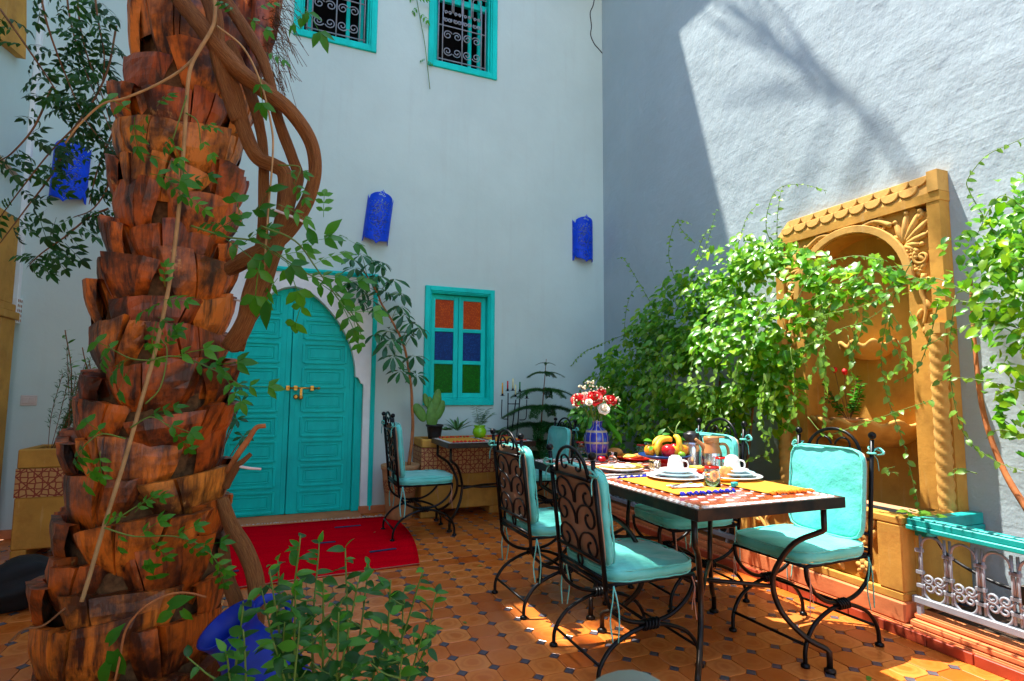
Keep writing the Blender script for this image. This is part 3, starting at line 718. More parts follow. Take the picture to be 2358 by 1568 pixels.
sm.prism([(0, y, z) for y, z in pts]+[(0, .054, .012), (0, -.054, .012)], (-.013, 0, 0)); sme = sm.mesh('scale', 'ochre_relief', .004)
tilt = Matrix.Rotation(math.atan2(.03, .115)-.10, 4, 'Y')
for row in range(2):
    for i in range(10):
        y = FY0+.115+i*.1085+(.054 if row == 0 else 0)
        if y > FY1-.055-.03*row: continue
        place(sme, 'scale', ft, Matrix.Translation((XF+.010+.013*row, y, 2.411+.050*row))@tilt)
def petal(b, c, ang, L, w_, h, X=XF+.02):          # a relief leaf lobe lying on the panel
    d = Vector((0, math.cos(ang), math.sin(ang))); s_ = Vector((0, -math.sin(ang), math.cos(ang)))
    M = Matrix((Vector((-1, 0, 0)), d, s_)).transposed(); b.ell(Vector((X, *c))+d*L/2, (h, L/2, w_/2), 8, 8, M)
def acanthus(b, c, sg, k=1., X=XF+.02):
    y, z = c
    for a, L in ((15, .17), (38, .22), (60, .23), (82, .21), (105, .17), (-10, .12), (-35, .1)):
        aa = math.radians(a if sg < 0 else 180-a); aa = PI-aa
        petal(b, c, aa, L*k, .042*k, .022, X)
        tipv = Vector((X-.006, y+math.cos(aa)*L*k*.95, z+math.sin(aa)*L*k*.95)); b.ell(tipv, (.016, .016*k, .016*k), 6, 5)
def scroll_relief(b, c, r0, a0, turns, X=XF+.012, r=.012): b.tube(spiral((X, *c), r0, r0*.2, a0, turns, 18, Vector((0, 1, 0)), Vector((0, 0, 1))), [r, r*.6], 6)
def flower(b, c, R, X): 
    for k in range(6): petal(b, c, k*PI/3+.3, R, R*.62, .016, X)
    b.ell((X-.01, *c), (.014, R*.3, R*.3), 8, 6)
for sg in (-1, 1):                                # spandrels
    b = MB(); yc = FC+sg*.40
    acanthus(b, (FC+sg*.36, 2.095), sg, .95); b.build('acanthus', 'ochre_relief', ft)
    b = MB(); flower(b, (FC+sg*.43, 1.93), .042, XF+.02); b.build('carved_flower', 'ochre_relief', ft); b = MB()
    for q_ in range(9): b.ell((XF+.012, FC+sg*(.385+.022*(q_ % 3)), 2.05-.022*(q_//3)), .013, 6, 5)
    b.build('carved_grapes', 'ochre_relief', ft)
    b = MB(); scroll_relief(b, (FC+sg*.23, 2.245), .035, 0, sg*1.4); b.build('scroll', 'ochre_relief', ft); b = MB(); scroll_relief(b, (FC+sg*.46, 2.0), .05, 1, sg*1.2); b.build('scroll', 'ochre_relief', ft); b = MB(); scroll_relief(b, (FC+sg*.47, 1.84), .035, 2, -sg*1.3); b.build('scroll', 'ochre_relief', ft); b = MB()
    b.tube(catmull([(XF+.014, FC+sg*.02, 2.285), (XF+.01, FC+sg*.10, 2.275), (XF+.01, FC+sg*.2, 2.285), (XF+.01, FC+sg*.3, 2.23)], 5), [.010, .018], 6); b.build('scroll', 'ochre_relief', ft); b = MB()
    for (dy, z_, aa, L_) in ((.10, 2.30, 20, .07), (.16, 2.285, -25, .06), (.05, 2.31, 60, .05), (.27, 2.20, 200, .08), (.30, 2.165, -30, .07), (.22, 2.27, 80, .05), (.45, 2.22, 60, .06), (.44, 2.03, -60, .08), (.48, 1.97, 240, .06), (.46, 1.76, -70, .09), (.44, 1.70, -110, .07), (.485, 1.66, -50, .07), (.455, 1.6, -90, .06)): petal(b, (FC+sg*dy, z_), math.radians(aa if sg > 0 else 180-aa), L_, .030, .018); b.build('carved_leaf', 'ochre_relief', ft); b = MB()
    b.tube(catmull([(XF+.012, FC+sg*.47, 1.9), (XF+.01, FC+sg*.45, 1.8), (XF+.012, FC+sg*.47, 1.7), (XF+.012, FC+sg*.45, 1.6)], 5), [.016, .008], 6)
    b.build('scroll', 'ochre_relief', ft)
    yy = FC+sg*.535; b = MB(); seg = []             # rope columns
    for i in range(90):
        z = .56+.98*i/89
        seg.append((z, i))
    V = []; F = []; nn = 16
    for (z, i) in seg:
        for j in range(nn):
            a = 2*PI*j/nn; r_ = .038*(1+.22*abs(math.cos(1.5*(a-z*34*sg)))-.1); V.append((XF-.018+r_*math.cos(a), yy+r_*math.sin(a), z))
    for i in range(len(seg)-1):
        for j in range(nn): F.append((i*nn+j, i*nn+(j+1) % nn, (i+1)*nn+(j+1) % nn, (i+1)*nn+j))
    b.add(V, F, True); b.b2((XF-.055, yy-.04, 1.541), (XF-.001, yy+.04, 1.60)); b.build('rope_column', 'ochre_relief', ft)
def basin(c, R, H, name, lobes):
    b = MB(); V = []; F = []; prof = [(.05, -H), (.35, -H*.92), (.65, -H*.66), (.85, -H*.36), (.95, -H*.12), (1.0, 0), (1.03, .022), (.96, .026), (.84, -H*.25), (.5, -H*.55), (.0, -H*.62)]; n_ = 48
    for (k, z) in prof:
        for j in range(n_+1):
            a = PI/2+PI*j/n_; wv_ = 1+.045*k*math.cos(lobes*a)+.02*noise.noise((a*6, z*20, R)); V.append((c[0]+R*k*wv_*math.cos(a)*.92, c[1]+R*k*wv_*math.sin(a), c[2]+z+(.016*math.cos(lobes*a) if k > .9 else 0)))
    for i in range(len(prof)-1):
        for j in range(n_): F.append((i*(n_+1)+j, i*(n_+1)+j+1, (i+1)*(n_+1)+j+1, (i+1)*(n_+1)+j))
    b.add(V, F, True); return b.build(name, 'ochre_relief', ft)
c1 = Px(1962, 975, 3.42); basin((3.598, FC, c1.z), .365, .16, 'shell_basin', 14)
c2 = Px(1945, 800, 3.5); basin((3.598, FC, c2.z), .19, .09, 'shell_basin', 10)
# lower trough: front panel with reliefs
b = MB(); XP = 2.93
b.b2((XP, FY0+.002, .156), (XP+.1, FY1-.002, .20)); b.b2((XP, FY0+.002, .535), (XP+.1, FY1-.002, .575)); b.b2((XP, FY0+.001, .2005), (XP+.1, FY0+.13, .5345)); b.b2((XP, FY1-.13, .2005), (XP+.1, FY1-.001, .5345))
b.b2((XP+.022, FY0+.13, .2003), (XP+.1, FY1-.13, .5347)); b.b2((XP+.101, FY0+.001, .1), (XR-.003, FY0+.06, .572)); b.b2((XP+.101, FY1-.06, .1), (XR-.003, FY1-.001, .572))
b.b2((XP+.101, FY0+.06, .1), (XR, FY1-.06, .42)); b.build('trough', 'ochre_plaster', ft, .006)
b = MB(); b.b2((2.921, FY0-.003, .056), (3.05, FY1, .1555)); b.build('trough_plinth', 'terracotta_plaster', ft, .008)
b = MB()
for i in range(6):
    y = FY0+.21+i*.148
    b.add([], []); V = [(XP+.021, y+.07*math.cos(a), .533+.075*math.sin(a)) for a in [PI+PI*j/8 for j in range(9)]]; b.prism(V, (-.018, 0, 0))
    if i < 5: petal(b, (y+.074, .53), -PI/2, .08, .04, .02, XP+.02)
b.build('scallop_frieze', 'ochre_relief', ft, .005)
b = MB()
for sg in (-1, 1):
    b.tube(catmull([(XP+.016, FC+sg*.03, .26), (XP+.012, FC+sg*.12, .30), (XP+.012, FC+sg*.22, .27), (XP+.014, FC+sg*.30, .33), (XP+.014, FC+sg*.38, .41)], 6), [.018, .011], 8)
    b.tube(catmull([(XP+.014, FC+sg*.26, .30), (XP+.012, FC+sg*.30, .38), (XP+.014, FC+sg*.26, .43)], 5), [.014, .010], 6)
    for c_, a in (((.15, .30), 70), ((.2, .28), -60), ((.33, .36), 10), ((.38, .40), 120), ((.36, .3), -40), ((.40, .42), 60)): petal(b, (FC+sg*c_[0], c_[1]), math.radians(a if sg > 0 else 180-a), .075, .034, .018, XP+.018)
b.build('branch_relief', 'ochre_relief', ft)
for y, z in ((FC-.20, .285), (FC+.20, .285), (FC-.36, .265), (FC+.36, .265), (FC, .40)):
    b = MB(); flower(b, (y, z), .052, XP+.018); b.build('flower_relief', 'ochre_relief', ft)

# ---- blue pierced wall lamps
def sconce(px, py, tilt, label):
    c = Py(px, py, YB); t = thing('wall_lamp', label, 'lamp', (c.x, YB, c.z), 'blue pierced metal wall lamps')
    R, H, na, nz_ = .128, .44, 34, 54; b = MB(); V = []; F = []
    for i in range(nz_+1):
        for j in range(na+1):
            f_ = j/na; a = PI*f_; s_ = abs(f_-.5)*2
            if s_ < .70: top = H/2+.045*math.cos(s_/.7*PI/2)**.7+(.03*max(0, 1-s_*9)); bot = -H/2-.035*(1-s_/.7)-.02*max(0, 1-s_*9)
            else: k = (s_-.70)/.3; top = H/2-.03+.055*k; bot = -H/2+.03-.06*min(1, k*2)
            z = bot+(top-bot)*i/nz_; V.append((R*math.cos(a)*1.02, -R*.85*math.sin(a)-.004, z))
    for i in range(nz_):
        for j in range(na):
            fz = i/nz_; fx = (j+.5)/na; hole = False
            if i in (9, 44) and j % 3 == 1: hole = True
            if i in (11, 42) and j % 3 == 2: hole = True
            dx, dz = (j-na/2+.5), (i-nz_*.52)
            rr = math.hypot(dx*1.0, dz*.62)
            if 2 < abs(rr) < 9.4 and (int(rr*1.3)+int((math.atan2(dz, dx)+PI)*2.6)) % 2 == 0 and (i+j) % 2: hole = True
            for zc in (4.5, 50.5):
                r3 = math.hypot(dx, i-zc)
                if 1.0 < r3 < 2.6 and (i+j) % 2 == 0: hole = True
            if not hole: F.append((i*(na+1)+j, i*(na+1)+j+1, (i+1)*(na+1)+j+1, (i+1)*(na+1)+j))
    M = Matrix.Rotation(tilt, 3, 'Y'); b.add([Vector((c.x, YB, c.z))+M@Vector(v) for v in V], F, True)
    o = b.build('pierced_shade', 'blue_metal', t); md = o.modifiers.new('thick', 'SOLIDIFY'); md.thickness = .004
    b = MB(); b.b2((c.x-.05, YB-.03, c.z-.02), (c.x+.05, YB-.001, c.z+.02)); b.ell((c.x, YB-.055, c.z+.02), (.022, .022, .04)); b.build('bracket', 'white_reveal', t)
    return t
sconce(870, 507, .10, 'blue pierced half round metal lamp above the teal door, slightly tilted')
sconce(1340, 555, 0, 'blue pierced half round metal lamp beside the wall corner above the climbing plant')
sconce(163, 402, .02, 'blue pierced half round metal lamp behind the leafy hanging vine')
# switch plate
c = Py(67, 922, YB); t = thing('light_switch', 'cream double light switch on the white wall beside the pilaster', 'switch', (c.x, YB, c.z))
b = MB(); b.b2((c.x-.055, YB-.008, c.z-.042), (c.x+.055, YB-.001, c.z+.042)); b.build('plate', 'cream_plastic', t, .003)
for s in (-1, 1): b = MB(); b.box((c.x+s*.021, YB-.010, c.z), (.038, .006, .05)); b.build('rocker', 'cream_plastic', t, .002)

# ================================================================== furniture
def zmat(M, pts): return [M@Vector(p) for p in pts]
def make_chair():
    t = thing('iron_chair', 'chair', 'chair')
    # local: faces +X, back posts at x=-.2, floor z=0
    hw = .205; xb, xf = -.205, .245; zs = .42
    def back(u, z): return Vector((xb-.055*max(0, (z-zs))/.5, u, z))
    for s in (-1, 1):                                # side frames: arch below, cup above, bound by a twist
        b = MB(); y = s*hw
        lo = catmull([(-.245, y, 0), (-.235, y, .085), (-.17, y, .165), (-.06, y, .213), (.02, y, .222), (.10, y, .213), (.205, y, .165), (.262, y, .085), (.27, y, 0)], 4)
        b.tube(lo, .0095, 8); b.lathe([(0, 0), (.020, 0), (.020, .010), (.011, .016)], 10, (-.245, y, .001)); b.lathe([(0, 0), (.020, 0), (.020, .010), (.011, .016)], 10, (.27, y, .001))
        b.build('leg_arch', 'iron', t)
        b = MB(); up = catmull([(xb, y, zs), (-.20, y, .36), (-.165, y, .30), (-.09, y, .255), (.01, y, .238), (.11, y, .252), (.19, y, .30), (.235, y, .36), (xf, y, zs)], 4)
        b.tube(up, .0095, 8); b.build('seat_cup', 'iron', t)
        b = MB()
        for k in range(5): b.tube(arcpts((-.02+k*.016, y, .230), .021, 0, 2*PI, 10, Vector((0, 1, 0)), Vector((.35, 0, 1)))[:-1], .005, 5, closed=True)
        b.build('twist', 'iron', t)
    for x in (-.237, .262): b = MB(); b.tube([(x, -hw, .09), (x, hw, .09)], .0065, 6); b.build('stretcher', 'iron', t)
    b = MB(); b.tube([(.01, -hw, .232), (.01, hw, .232)], .0075, 6); b.build('stretcher', 'iron', t)
    b = MB(); fr = [(xb, -hw, zs), (xf, -hw, zs), (xf, hw, zs), (xb, hw, zs)]
    for i in range(4): b.tube([fr[i], fr[(i+1) % 4]], .009, 8)
    b.build('seat_frame', 'iron', t)
    for s in (-1, 1):
        b = MB(); b.tube([back(s*hw, zs-.02), back(s*hw, .70), back(s*hw, .965)], .0105, 8); post = b.build('back_post', 'iron', t)
        b = MB(); b.ell(back(s*hw, .985), .019, 10, 8); b.build('finial', 'iron', post)
    b = MB()
    for z in (.445, .515, .868): b = MB(); b.tube([back(-hw, z), back(hw, z)], .0085, 8); b.build('back_rail', 'iron', t)
    b = MB(); b.tube([back(.02*math.cos(a), .48+.027*math.sin(a)) for a in [2*PI*i/14 for i in range(14)]], .0055, 6, closed=True)
    b.build('back_ring', 'iron', t)
    def c2(pts): return [back(p[0], p[1]) for p in pts]
    for s in (-1, 1):
        for z0 in (.52, .645, .745):
            h = .105; b = MB(); p = [Vector((s*.004, z0, 0)), Vector((s*.012, z0+.05, 0)), Vector((s*.05, z0+h*.86, 0)), Vector((s*.105, z0+h, 0))]
            p = catmull(p, 5); c = Vector((s*.115, z0+h-.062, 0)); r0 = .063
            for i in range(1, 20):
                k = i/19; a = PI/2+s*.16-s*k*2*PI*1.0; r_ = r0*(1-k*.72); p.append(Vector((c.x+r_*math.cos(a), c.y+r_*math.sin(a), 0)))
            b.tube(c2([(q_.x, q_.y) for q_ in p]), .0058, 6); b.build('back_scroll', 'iron', t)
        b = MB(); p = []
        for i in range(21):
            k = i/20; a = PI/2+s*1.5-s*k*2*PI*.95; r_ = .050*(1-k*.70); p.append(back(s*.060+r_*math.cos(a), .922+r_*math.sin(a)))
        b.tube(p, .0055, 6); b.build('crest_scroll', 'iron', t)
    b = MB(); b.tube([back(.150*math.cos(a), .872+.135*math.sin(a)) for a in [PI*i/18 for i in range(19)]], .0085, 8); b.build('crest_arch', 'iron', t)
    # cushions
    b = MB(); sx, sy = .475, .455; c = (.035, 0, zs+.036)
    b.add(*pillow(sx, sy, .052, c, n=20, puff=.5, wr=.006), True); b.tube(pad_edge(sx, sy, .024, c, k=.985), .0045, 6, closed=True); b.tube(pad_edge(sx, sy, -.024, c, k=.97), .004, 6, closed=True)
    b.build('seat_cushion', 'turquoise_fabric', t)
    ang = math.atan2(.055, .5); M = Matrix.Rotation(-ang, 3, 'Y')@Matrix(((0, 0, 1), (0, 1, 0), (-1, 0, 0)))   # pad z -> chair +x
    cb = back(0, .70)+Vector((.042, 0, 0)); b = MB(); b.add(*pillow(.44, .41, .034, cb, M, 20, .45, .004, 7), True); b.tube(pad_edge(.44, .41, .02, cb, M, .985, 7), .0045, 6, closed=True)
    bc = b.build('back_cushion', 'turquoise_fabric', t)
    b = MB(); b.add(*pillow(.425, .395, .012, back(0, .70)+Vector((.019, 0, 0)), M, 12, .3, .002, 8), True); b.build('backing', 'brown_backing', bc)
    for s in (-1, 1):                                # ties
        b = MB(); p = back(s*hw, .90)
        b.tube(spiral(p, .018, .016, 0, 2, 14, Vector((1, 0, 0)), Vector((0, 1, 0))), .005, 5)
        for a in (.5, 2.4): b.tube(catmull([p, p+Vector((-.012, s*.03*math.cos(a), .028)), p+Vector((-.016, s*.05, .004)), p+Vector((-.008, s*.02, -.008))], 4), .007, 5, squash=.4)
        b.tube(catmull([p, p+Vector((-.02, s*.012, -.03)), p+Vector((-.022, s*.018, -.085))], 4), .006, 5, squash=.35)
        b.build('tie', 'turquoise_fabric', bc)
        b = MB(); p = Vector((xb+.03, s*(hw+.012), zs)); 
        for d in (-.01, .012): b.tube(catmull([p, p+Vector((d, s*.008, -.06)), p+Vector((d*2, s*.004, -.14)), p+Vector((d*1.2, s*.01, -.20-abs(d)*3))], 4), .0075, 5, squash=.35)
        b.build('seat_tie', 'turquoise_fabric', t)
        b = MB(); p = Vector((xf-.015, s*(hw+.003), zs))
        for d in (-.004, .008): b.tube(catmull([p, p+Vector((.008, s*.012, -.05)), p+Vector((d, s*.01, -.12)), p+Vector((d*2, s*.012, -.17-d*4))], 4), .0022, 5)
        b.build('cord', 'cord_pink', t)
    return t
chair0 = make_chair()
CH = [((1.47, 2.29), 0, .945, 'iron scroll chair with teal cushions half lit by sun, at the laid table end'),
      ((1.455, 3.05), .03, .97, 'iron scroll chair with teal cushions in shade, beyond the chair at the table end'),
      ((2.43, 2.13), PI+.05, 1.01, 'iron chair with teal cushions in full sun, in front of the fountain trough'),
      ((2.28, 2.82), PI-.04, 1.03, 'iron chair with teal cushions, tucked between breakfast table and climbing plant'),
      ((1.075, 4.82), .02, 1.01, 'iron chair with teal cushions beside the red rug, at the small table'),
      ((2.24, 4.86), PI, .94, 'iron chair with teal cushions in shade, between small table and climbing plant')]
for i, ((x, y), rz, k, lab) in enumerate(CH):
    o = chair0 if i == 0 else copy_tree(chair0)
    o.location = (x, y, 0); o.rotation_euler.z = rz; o.scale = (1, 1, k); o['label'] = lab; o['group'] = 'iron chairs with teal cushions'

# ---- tables
ZT = .752
def make_table(label, cx, cy, lx, ly, tess=True, rest_only=False):
    t = thing('mosaic_table', label, 'table', (cx, cy, 0), 'iron mosaic tables')
    b = MB(); hx, hy = lx/2, ly/2; e = .012
    b.b2((cx-hx, cy-hy, ZT-.045), (cx+hx, cy-hy+e, ZT+.001)); b.b2((cx-hx, cy+hy-e, ZT-.045), (cx+hx, cy+hy, ZT+.001)); b.b2((cx-hx, cy-hy+e, ZT-.045), (cx-hx+e, cy+hy-e, ZT+.001)); b.b2((cx+hx-e, cy-hy+e, ZT-.045), (cx+hx, cy+hy-e, ZT+.001))
    b.build('edge_band', 'table_iron', t, .002)
    b = MB(); b.b2((cx-hx+e, cy-hy+e, ZT-.03), (cx+hx-e, cy+hy-e, ZT-.001)); top = b.build('tabletop', 'mosaic_red', t)
    for sx in (-1, 1):
        for sy in (-1, 1):
            b = MB(); d = Vector((-sx, -sy, 0)).normalized(); c = Vector((cx+sx*(hx-.045), cy+sy*(hy-.075), 0))
            pts = [c+Vector((0, 0, ZT-.045)), c+Vector((0, 0, .615)), c+Vector((0, 0, .600))]+catmull([c+d*.01+Vector((0, 0, .592)), c+d*.12+Vector((0, 0, .53)), c+d*.195+Vector((0, 0, .42)), c+d*.215+Vector((0, 0, .33)), c+d*.18+Vector((0, 0, .22)), c+d*.09+Vector((0, 0, .13)), c+d*.012+Vector((0, 0, .095))], 5)+[c+Vector((0, 0, .085)), c+Vector((0, 0, .012))]
            b.tube(pts, .0125, 8); b.lathe([(0, 0), (.025, 0), (.025, .010), (.014, .018)], 10, c+Vector((0, 0, .001))); b.build('leg', 'table_iron', t)
    for s in (-1, 1):
        b = MB(); a = Vector((cx-hx+.045, cy-s*(hy-.075), .33)); c = Vector((cx+hx-.045, cy+s*(hy-.075), .33)); d = (c-a).normalized(); d1 = Vector((1, s, 0)).normalized()
        b.tube([a+d1*.215, Vector((cx, cy, .33+.01*s)), c-d1*.215], .010, 8); b.build('stretcher', 'table_iron', t)
    if tess:                                          # pale rectangles set in the red ground, two border courses
        tm = MB(); tm.b2((-.0165, -.0085, 0), (.0165, .0085, .0022)); me = tm.mesh('mosaic_piece', 'mosaic_white', .0006)
        bm_ = MB(); bm_.add([(-.013, -.018, 0), (.002, -.018, 0), (.013, .018, 0), (-.002, .018, 0), (-.013, -.018, .0022), (.002, -.018, .0022), (.013, .018, .0022), (-.002, .018, .0022)], [(4, 5, 6, 7), (0, 1, 5, 4), (1, 2, 6, 5), (2, 3, 7, 6), (3, 0, 4, 7)]); mb = bm_.mesh('border_piece', 'mosaic_white')
        L = []; st = .066
        nx, ny = int((lx-.16)/st), int((ly-.16)/st*1.0)
        for i in range(nx):
            for j in range(ny):
                L.append((me, 'mosaic_piece', Vector((cx-(nx-1)*st/2+i*st, cy-(ny-1)*st/2+j*st+(st/2 if i % 2 else 0)-st/4, ZT-.001)), PI/2*0))
        for row in range(2):
            ox, oy = hx-.028-row*.0215, hy-.028-row*.0215
            k = int(2*oy/.0375)
            for i in range(k): y = cy-oy+(i+.5)*2*oy/k; L += [(mb, 'border_piece', Vector((cx-ox, y, ZT-.001)), 0), (mb, 'border_piece', Vector((cx+ox, y, ZT-.001)), 0)]
            k = int(2*(ox-.02)/.0375)
            for i in range(k): x = cx-ox+.02+(i+.5)*2*(ox-.02)/k; L += [(mb, 'border_piece', Vector((x, cy-oy, ZT-.001)), PI/2), (mb, 'border_piece', Vector((x, cy+oy, ZT-.001)), PI/2)]
        for nm in ('mosaic_piece', 'border_piece'):
            Q = sorted([q_ for q_ in L if q_[1] == nm], key=lambda q_: (q_[2]-CAM).length)
            if rest_only: lim = 0
            else: lim = 280
            for (m_, n_, p, r_) in Q[:lim]: place(m_, n_, top, Matrix.Translation(p)@Matrix.Rotation(r_, 4, 'Z'))
            if Q[lim:]:
                bb = MB(); src = Q[0][0]; SV = [v.co.copy() for v in src.vertices]; SF = [tuple(f_.vertices) for f_ in src.polygons]
                for (m_, n_, p, r_) in Q[lim:]: R_ = Matrix.Rotation(r_, 3, 'Z'); bb.add([p+R_@v for v in SV], SF)
                bb.build('far_mosaic_pieces', 'mosaic_white', top, kind='stuff')
    return t
mat('mosaic_red', (.30, .035, .02), .25, var=.5, vs_=24, col2=(.42, .10, .03), coat=.3)
mat('mosaic_white', (.72, .70, .64), .25, var=.12, vs_=30, coat=.2)
T1 = make_table('iron table with red and white mosaic top laid for breakfast, cups turned down', 1.878, 2.195, .80, .86)
T2 = make_table('iron mosaic table carrying the blue vase, pushed against the laid table', 1.905, 3.03, .80, .79, rest_only=True)
T3 = make_table('small iron mosaic table beside the patterned planter box, with yellow mats', 1.71, 4.98, .82, .60, rest_only=True)
p = Pz(2337, 1345, ZT); T4 = make_table('black iron table corner beside the scrolled railing, cut by the picture edge', p.x+.40, p.y-.41, .8, .8, rest_only=True)

# ---- rug
rug = thing('rug', 'crimson woven rug with short blue dashes lying before the teal door', 'rug', (.3, 4.7, 0))
b = MB(); c0 = [(-.72, 5.53), (1.0, 5.50), (.905, 3.94), (-.60, 3.83)]; nx, ny = 22, 20; V = []
for j in range(ny+1):
    for i in range(nx+1):
        s, t_ = i/nx, j/ny; a = Vector((*c0[0], 0)).lerp(Vector((*c0[1], 0)), s); c = Vector((*c0[3], 0)).lerp(Vector((*c0[2], 0)), s); p = a.lerp(c, t_)
        bow = .05*math.sin(PI*t_)*(s > .9); p.x += .06*math.sin(PI*t_)*max(0, s-.5)*2; p.z = .006+.003*noise.noise(p*3); V.append(p)
V2 = [v-Vector((0, 0, .0045)) for v in V]; F = []
for j in range(ny):
    for i in range(nx): a = j*(nx+1)+i; F.append((a, a+1, a+nx+2, a+nx+1))
b.add(V, F, True); b.build('weave', 'rug_red', rug).modifiers.new('t', 'SOLIDIFY').thickness = .005
for x, y, L, a in ((.55, 5.2, .22, .05), (.72, 4.35, .20, .12), (-.35, 5.1, .10, .05), (-.3, 4.2, .12, 0), (.35, 4.72, .12, .02)):
    b = MB(); b.box((x, y, .0105), (L, .03, .003), a); b.build('dash', 'rug_blue', rug)
b = MB(); r3 = random.Random(5)
for i in range(150):
    s = i/149; a = Vector((*c0[0], .008)).lerp(Vector((*c0[1], .008)), s); e = a+Vector((r3.uniform(-.03, .03), r3.uniform(.02, .06), 0)); b.tube([a, a.lerp(e, .5)+Vector((0, 0, r3.uniform(.004, .012))), e], .002, 4)
b.build('fringe', 'mosaic_white', rug, kind='stuff')
b = MB()
for i in range(2):
    p = Vector((*c0[3], .009)).lerp(Vector((*c0[2], .009)), 0); q_ = Vector((*c0[2], .009)); b.tube([p, p.lerp(q_, .5), q_], .004, 4)
b.build('edge_binding', 'cord_pink', rug)

# ---- planters with the painted star lattice
def box_planter(label, x0, x1, y0, y1, h, z0, z1):
    t = thing('patterned_planter', label, 'planter', ((x0+x1)/2, (y0+y1)/2, 0)); w_ = .05
    b = MB(); nw = (x1-x0)
    for (a, c) in ((x0, x0+nw*.22), (x1-nw*.22, x1)): b.b2((a, y0, 0), (c, y1, .0715))
    b.b2((x0, y0, .0715), (x1, y1, z0-.0005)); b.b2((x0, y0, z1+.0005), (x1, y0+w_, h)); b.b2((x0, y1-w_, z1+.0005), (x1, y1, h)); b.b2((x0, y0+w_, z1+.0005), (x0+w_, y1-w_, h)); b.b2((x1-w_, y0+w_, z1+.0005), (x1, y1-w_, h))
    b.build('body', 'ochre_plaster', t, .008)
    b = MB(); 
    P = [(x0-.003, y0-.003), (x1+.003, y0-.003), (x1+.003, y1), (x0-.003, y1)]
    for i in range(4):
        a, c = P[i], P[(i+1) % 4]; L = math.dist(a, c); b.add([(*a, z0), (*c, z0), (*c, z1), (*a, z1)], [(0, 1, 2, 3)], False, [(0, z0, 0), (L, z0, 0), (L, z1, 0), (0, z1, 0)])
    b.build('painted_band', 'lattice_paint', t)
    for z in (z0, z1): pass
    b = MB(); b.b2((x0+w_, y0+w_, z1), (x1-w_, y1-w_, h-.03)); b.build('soil', 'soil', t); return t
box_planter('long ochre planter box with red star lattice band under the window', 1.22, 2.10, 5.32, 5.70, .735, .40, .655)
box_planter('ochre planter with red star lattice band beside the palm trunk, holding rosemary', -1.73, -1.32, 4.99, 5.40, .765, .43, .63)
def round_pot(label, x, y, R, h, z0, z1):
    t = thing('patterned_pot', label, 'pot', (x, y, 0))
    b = MB(); b.lathe([(0, 0), (R*.72, 0), (R*.76, .03), (R*.88, z0), ], 28, (x, y, 0), wob=.02); b.lathe([(R*1.0, z1), (R*1.04, h*.9), (R*1.1, h*.93), (R*1.12, h), (R*1.0, h), (R*.95, h-.04), (0, h-.04)], 28, (x, y, 0), wob=.02); b.build('body', 'clay_pot', t)
    b = MB(); b.lathe([(R*.88, z0), (R*.96, (z0+z1)/2), (R*1.0, z1)], 28, (x, y, 0), wob=.02, luvs=1.4); b.build('painted_band', 'lattice_paint', t); return t
round_pot('round clay pot with red lattice band beside the door, holding the umbrella tree', 1.04, 5.42, .165, .50, .24, .37)
round_pot('round clay pot with red lattice band behind the small table chair', 2.44, 5.32, .17, .46, .26, .40)

lv = MB(); V_, F_ = leaf_t(.5, 'ovate', 3, .3, .2); lv.add(V_, F_, True); lme = lv.mesh('fallen_leaf', 'leaf_shoot'); r9 = random.Random(31)
for (x, y) in ((-.05, 4.25), (.65, 3.4), (.9, 2.9), (.35, 3.2), (1.05, 3.6), (2.35, 1.75), (2.6, 1.6), (.75, 4.9), (1.9, 3.9), (1.3, 3.75)):
    o = bpy.data.objects.new('fallen_leaf', lme); COL.objects.link(o); o.location = (x, y, .016 if y > 3.9 and x < .95 else .006); o.rotation_euler = (r9.uniform(-.1, .1), r9.uniform(-.2, .2), r9.uniform(0, 6)); sv = r9.uniform(.025, .045); o.scale = (sv, sv, sv)
    tag(o, 'small dry leaf fallen on the '+('red rug' if y > 3.9 and x < .95 else 'clay floor tiles'), 'leaf', 'fallen leaves on rug' if y > 3.9 and x < .95 else 'fallen leaves on floor')

# ================================================================== things on the tables
def R3(x, y): return ((2200+x*.33927)/1.6285, (1600+y*.33927)/1.6285)      # pixel of a table close-up -> pixel of the frame
def on(x, y, z=ZT): p = Pz(*R3(x, y), z); return Vector((p.x, p.y, z))
ZS = ZT+.0016
def placemat(label, x0, x1, y0, y1, tm, zz=ZS, ends=(0, 1)):
    t = thing('placemat', label, 'placemat', ((x0+x1)/2, (y0+y1)/2, zz)); b = MB(); n = 14; V = []; F = []
    for i in range(n+1):
        for j in range(n+1): V.append((x0+(x1-x0)*i/n, y0+(y1-y0)*j/n, zz+.003+.001*noise.noise((i*.9, j*.8, x0*9))))
    for i in range(n):
        for j in range(n): F.append((i*(n+1)+j, (i+1)*(n+1)+j, (i+1)*(n+1)+j+1, i*(n+1)+j+1))
    b.add(V, F, True); b.build('weave', 'mat_yellow', t).modifiers.new('t', 'SOLIDIFY').thickness = .003
    r_ = random.Random(int(x0*1000))
    for e in ends:
        yy = y0 if e == 0 else y1; sg = -1 if e == 0 else 1
        for k in range(9):
            x = x0+(x1-x0)*(k+.5)/9; b = MB()
            for q_ in range(5):
                d = Vector((r_.uniform(-.016, .016), sg*r_.uniform(.018, .036), 0)); b.tube([(x, yy, zz+.004), (x+d.x*.6, yy+d.y*.5, zz+r_.uniform(.006, .013)), (x+d.x, yy+d.y, zz+.003)], [.003, .0055, .003], 5)
            b.build('tassel', tm, t)
    return t
placemat('yellow placemat with blue tassels under the shaded cup and plates', 1.60, 1.92, 2.04, 2.50, 'tassel_blue')
placemat('yellow placemat with orange tassels under the sunlit white cup', 2.00, 2.265, 1.93, 2.42, 'tassel_orange', ends=(0,))
